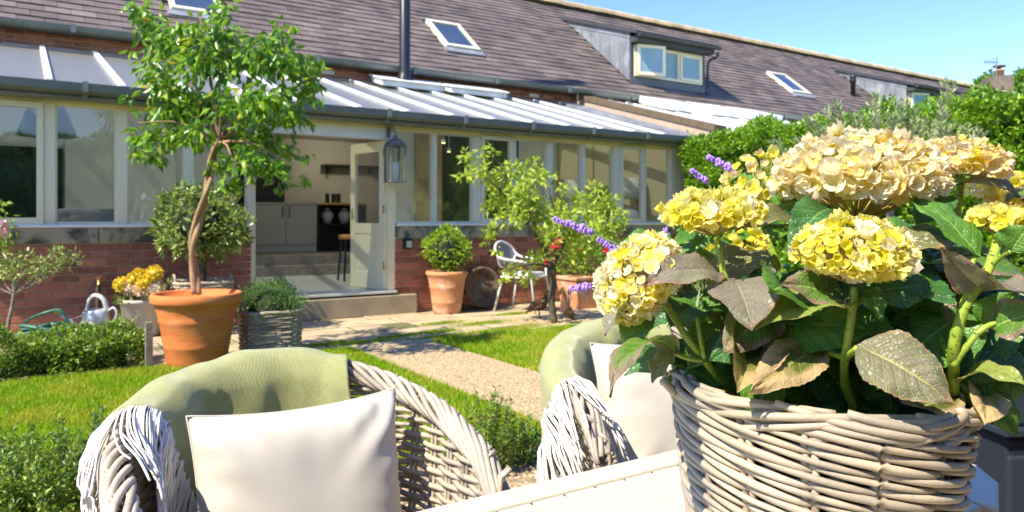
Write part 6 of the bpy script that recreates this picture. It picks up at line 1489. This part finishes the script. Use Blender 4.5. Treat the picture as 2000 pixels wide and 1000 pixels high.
def head(px, py, d, a, b_, c_h, n, size, tone, axis=(0, -.15, 1), cover=.62, budget=50, seed=0, stalk=None, label=None, tones=None, jit=.12):
    """a mop head: florets over a dome with half-axes a, b_ (depth), c_h (up); axis = way the dome faces"""
    r = random.Random(seed+500); C_ = PX(px, py, d); ax = Vector(axis).normalized(); Rm = ax.to_track_quat('Z', 'Y').to_matrix()
    sb = MB(); foot = Vector(stalk) if stalk else C_-ax*c_h*1.1
    pts = []
    for i in range(n):
        z = 1-(i+.5)/n*(1+cover*.75); ph = i*2.39996+seed; q = math.sqrt(max(0, 1-z*z)); d_ = Vector((q*math.cos(ph), q*math.sin(ph), z))
        p = C_+Rm @ Vector((d_.x*a*(1+r.uniform(-jit, jit)), d_.y*b_, d_.z*c_h*(1+r.uniform(-jit, jit)) if d_.z > 0 else d_.z*c_h*.55))
        nr = (Rm @ Vector((d_.x/a, d_.y/b_, d_.z/c_h))).normalized(); nr = (nr+Vector((r.uniform(-.45, .45), r.uniform(-.45, .45), r.uniform(-.3, .3)))).normalized()
        pts.append((p, nr))
    for i in range(0, n, 3): sb.tube([foot, foot.lerp(pts[i][0], .55)+Vector((0, 0, -.003)), pts[i][0]-pts[i][1]*.003], [.0016, .0011, .0008], 4, cap=False)
    h = sb.build('flower_head', PED, hy, smooth=True, label=label)
    vis = sorted(range(n), key=lambda i: -(pts[i][1].dot(Vector((0, -1, .25)))))
    for rank, i in enumerate(vis):
        p, nr = pts[i]; s = size*r.uniform(.6, 1.32); k = r.randrange(8); tn = r.choice(tones) if tones else tone
        q = nr.to_track_quat('Z', 'Y').to_matrix() @ Matrix.Rotation(r.random()*6.28, 3, 'Z')
        if rank < budget and left['n'] > 0:
            left['n'] -= 1; o = link('floret', floret_mesh(k, tn), h, p-OFF[h.name], q.to_euler(), s)
        else: rest.append((k, tn, p, q, s))
    return h
head(1676, 348, .86, .083, .082, .046, 290, .0120, 'cream', (0, -.10, 1), .75, 135, 1, label='largest flower head, cream and peach', tones=['cream', 'cream', 'cream', 'ivory', 'peach'])
head(1668, 494, .73, .050, .046, .029, 190, .0090, 'yellow', (0, -.30, 1), .9, 75, 2, label='yellow flower head low in the middle', tones=['yellow', 'yellow', 'yellow', 'ivory'])
head(1390, 418, .80, .050, .047, .021, 130, .0092, 'yellow', (-.05, -.1, 1), .55, 35, 3, label='flat yellow flower head on the left', tones=['yellow', 'yellow', 'yellow', 'ivory'])
head(1248, 548, .80, .049, .050, .033, 190, .0088, 'ivory', (-.85, -.35, .55), .7, 45, 4, label='leftmost flower head, hanging outwards, cream and yellow', tones=['ivory', 'yellow', 'ivory'])
head(1490, 368, .98, .045, .045, .042, 60, .0108, 'yellow', (-.1, -.1, 1), .7, 8, 5, tones=['yellow', 'yellow', 'peach'])
head(1875, 318, .95, .054, .05, .026, 90, .0115, 'peach', (.05, -.1, 1), .55, 12, 6, tones=['peach', 'peach', 'ivory', 'yellow'])
head(1952, 430, .76, .022, .022, .012, 30, .0085, 'yellow', (0, -.1, 1), .4, 5, 7)
head(1352, 503, .98, .023, .023, .014, 26, .0085, 'yellow', (0, -.3, 1), .7, 0, 8)
head(1990, 378, 1.0, .036, .036, .022, 36, .0110, 'yellow', (0, -.1, 1), .7, 0, 9)
head(1925, 362, 1.02, .022, .022, .012, 22, .0115, 'ivory', (0, -.2, 1), .7, 0, 10)
head(1440, 470, .95, .034, .03, .014, 30, .0100, 'yellow', (0, -.3, 1), .7, 0, 11)
head(1975, 415, 1.0, .03, .03, .015, 22, .0130, 'peach', (0, -.3, 1), .7, 0, 12)
Vs, Fs, UVs, MI, RN = [], [], [], [], []; tl_ = list(FM); o_ = 0; rr2 = random.Random(4); offh = np.array(OFF[hy.name])
for (k, tn, p, q, s) in rest:
    V, F, UV = FD[k]; Vs.append((np.array(q) @ V.T).T*s+np.array(p)-offh); Fs += [tuple(o_+i for i in f) for f in F]; UVs += UV; MI += [tl_.index(tn)]*len(F); RN += [rr2.random()]*len(F); o_ += len(V)
me = bpy.data.meshes.new('florets'); me.from_pydata(np.concatenate(Vs).tolist(), [], Fs)
for tn in tl_: me.materials.append(FM[tn])
me.polygons.foreach_set('material_index', MI); me.polygons.foreach_set('use_smooth', [True]*len(Fs)); uv = me.uv_layers.new(name='UVMap'); uv.data.foreach_set('uv', [x for l in me.loops for x in UVs[l.vertex_index]])
at = me.attributes.new('rnd', 'FLOAT', 'FACE'); at.data.foreach_set('value', np.array(RN, dtype=np.float32)); me.update()
o = link('florets', me, hy); o['kind'] = 'stuff'
# ================================================================ LAVENDER
lav = wthing('lavender', 'lavender stems with violet flower spikes leaning out behind the hydrangea', 'lavender', BC+Vector((-.06, .12, .16)))
LV = pm('violet_flowers', (.30, .16, .62), (.42, .26, .75), 90, .6); LST = pm('grey_green_stem', (.22, .30, .16), (.17, .25, .12), 30, .6)
def spike(pts, x0, y0, x1, y1, d, seed, w=1.0):
    r = random.Random(seed); P = [PX(*q) for q in pts]; MB().tube(cr(P, 6), .0012, 5).build('stem', LST, lav, smooth=True)
    a, b_ = PX(x0, y0, d), PX(x1, y1, d); b = MB(); n = 9
    for i in range(n):
        t = i/(n-1); c = a.lerp(b_, t); rad = SZ(11*w, d)*(1-.35*t)*(.8+.4*((i*7) % 3)/2)
        for k in range(11):
            v = Vector((r.gauss(0, 1), r.gauss(0, 1), r.gauss(0, 1))).normalized(); q = c+v*rad*.55
            b.blob(q, (rad*.30, rad*.30, rad*.42), 6, 4, jit=.3)
    b.build('flower_spike', LV, lav, smooth=True)
spike([(1420, 620, .98), (1280, 510, .98), (1200, 475, .98), (1150, 452, .98)], 1155, 453, 1085, 430, .98, 1)
spike([(1430, 640, 1.0), (1290, 540, 1.0), (1230, 500, 1.0), (1205, 490, 1.0)], 1205, 490, 1170, 468, 1.0, 2, .8)
spike([(1440, 640, .98), (1340, 520, .98), (1315, 490, .98)], 1318, 486, 1260, 460, .98, 3, .9)
spike([(1440, 640, 1.0), (1340, 520, 1.0), (1305, 470, 1.0)], 1306, 478, 1300, 450, 1.0, 4, .9)
spike([(1420, 660, 1.0), (1260, 600, 1.0), (1150, 562, 1.0)], 1150, 560, 1118, 563, 1.0, 5, .9)
spike([(1480, 560, 1.05), (1455, 400, 1.05), (1440, 338, 1.05)], 1432, 332, 1384, 308, 1.05, 6)
spike([(1470, 560, 1.05), (1420, 420, 1.05), (1382, 358, 1.05)], 1380, 354, 1352, 334, 1.05, 7, .8)
rs = np.random.RandomState(3); Cs = []; Ds = []
for i in range(500):
    t = rs.rand(); Cs.append(PX(1400+rs.normal()*50, 650-rs.rand()*90, .97+rs.normal()*.02)); Ds.append((rs.normal()*.6-.3, rs.normal()*.3, .9))
V, F, r_ = leafset(np.array(Cs), np.array(Ds), .045, .004, seed=5); npobj('foliage', V, F, r_, M['fol_olive'], lav)
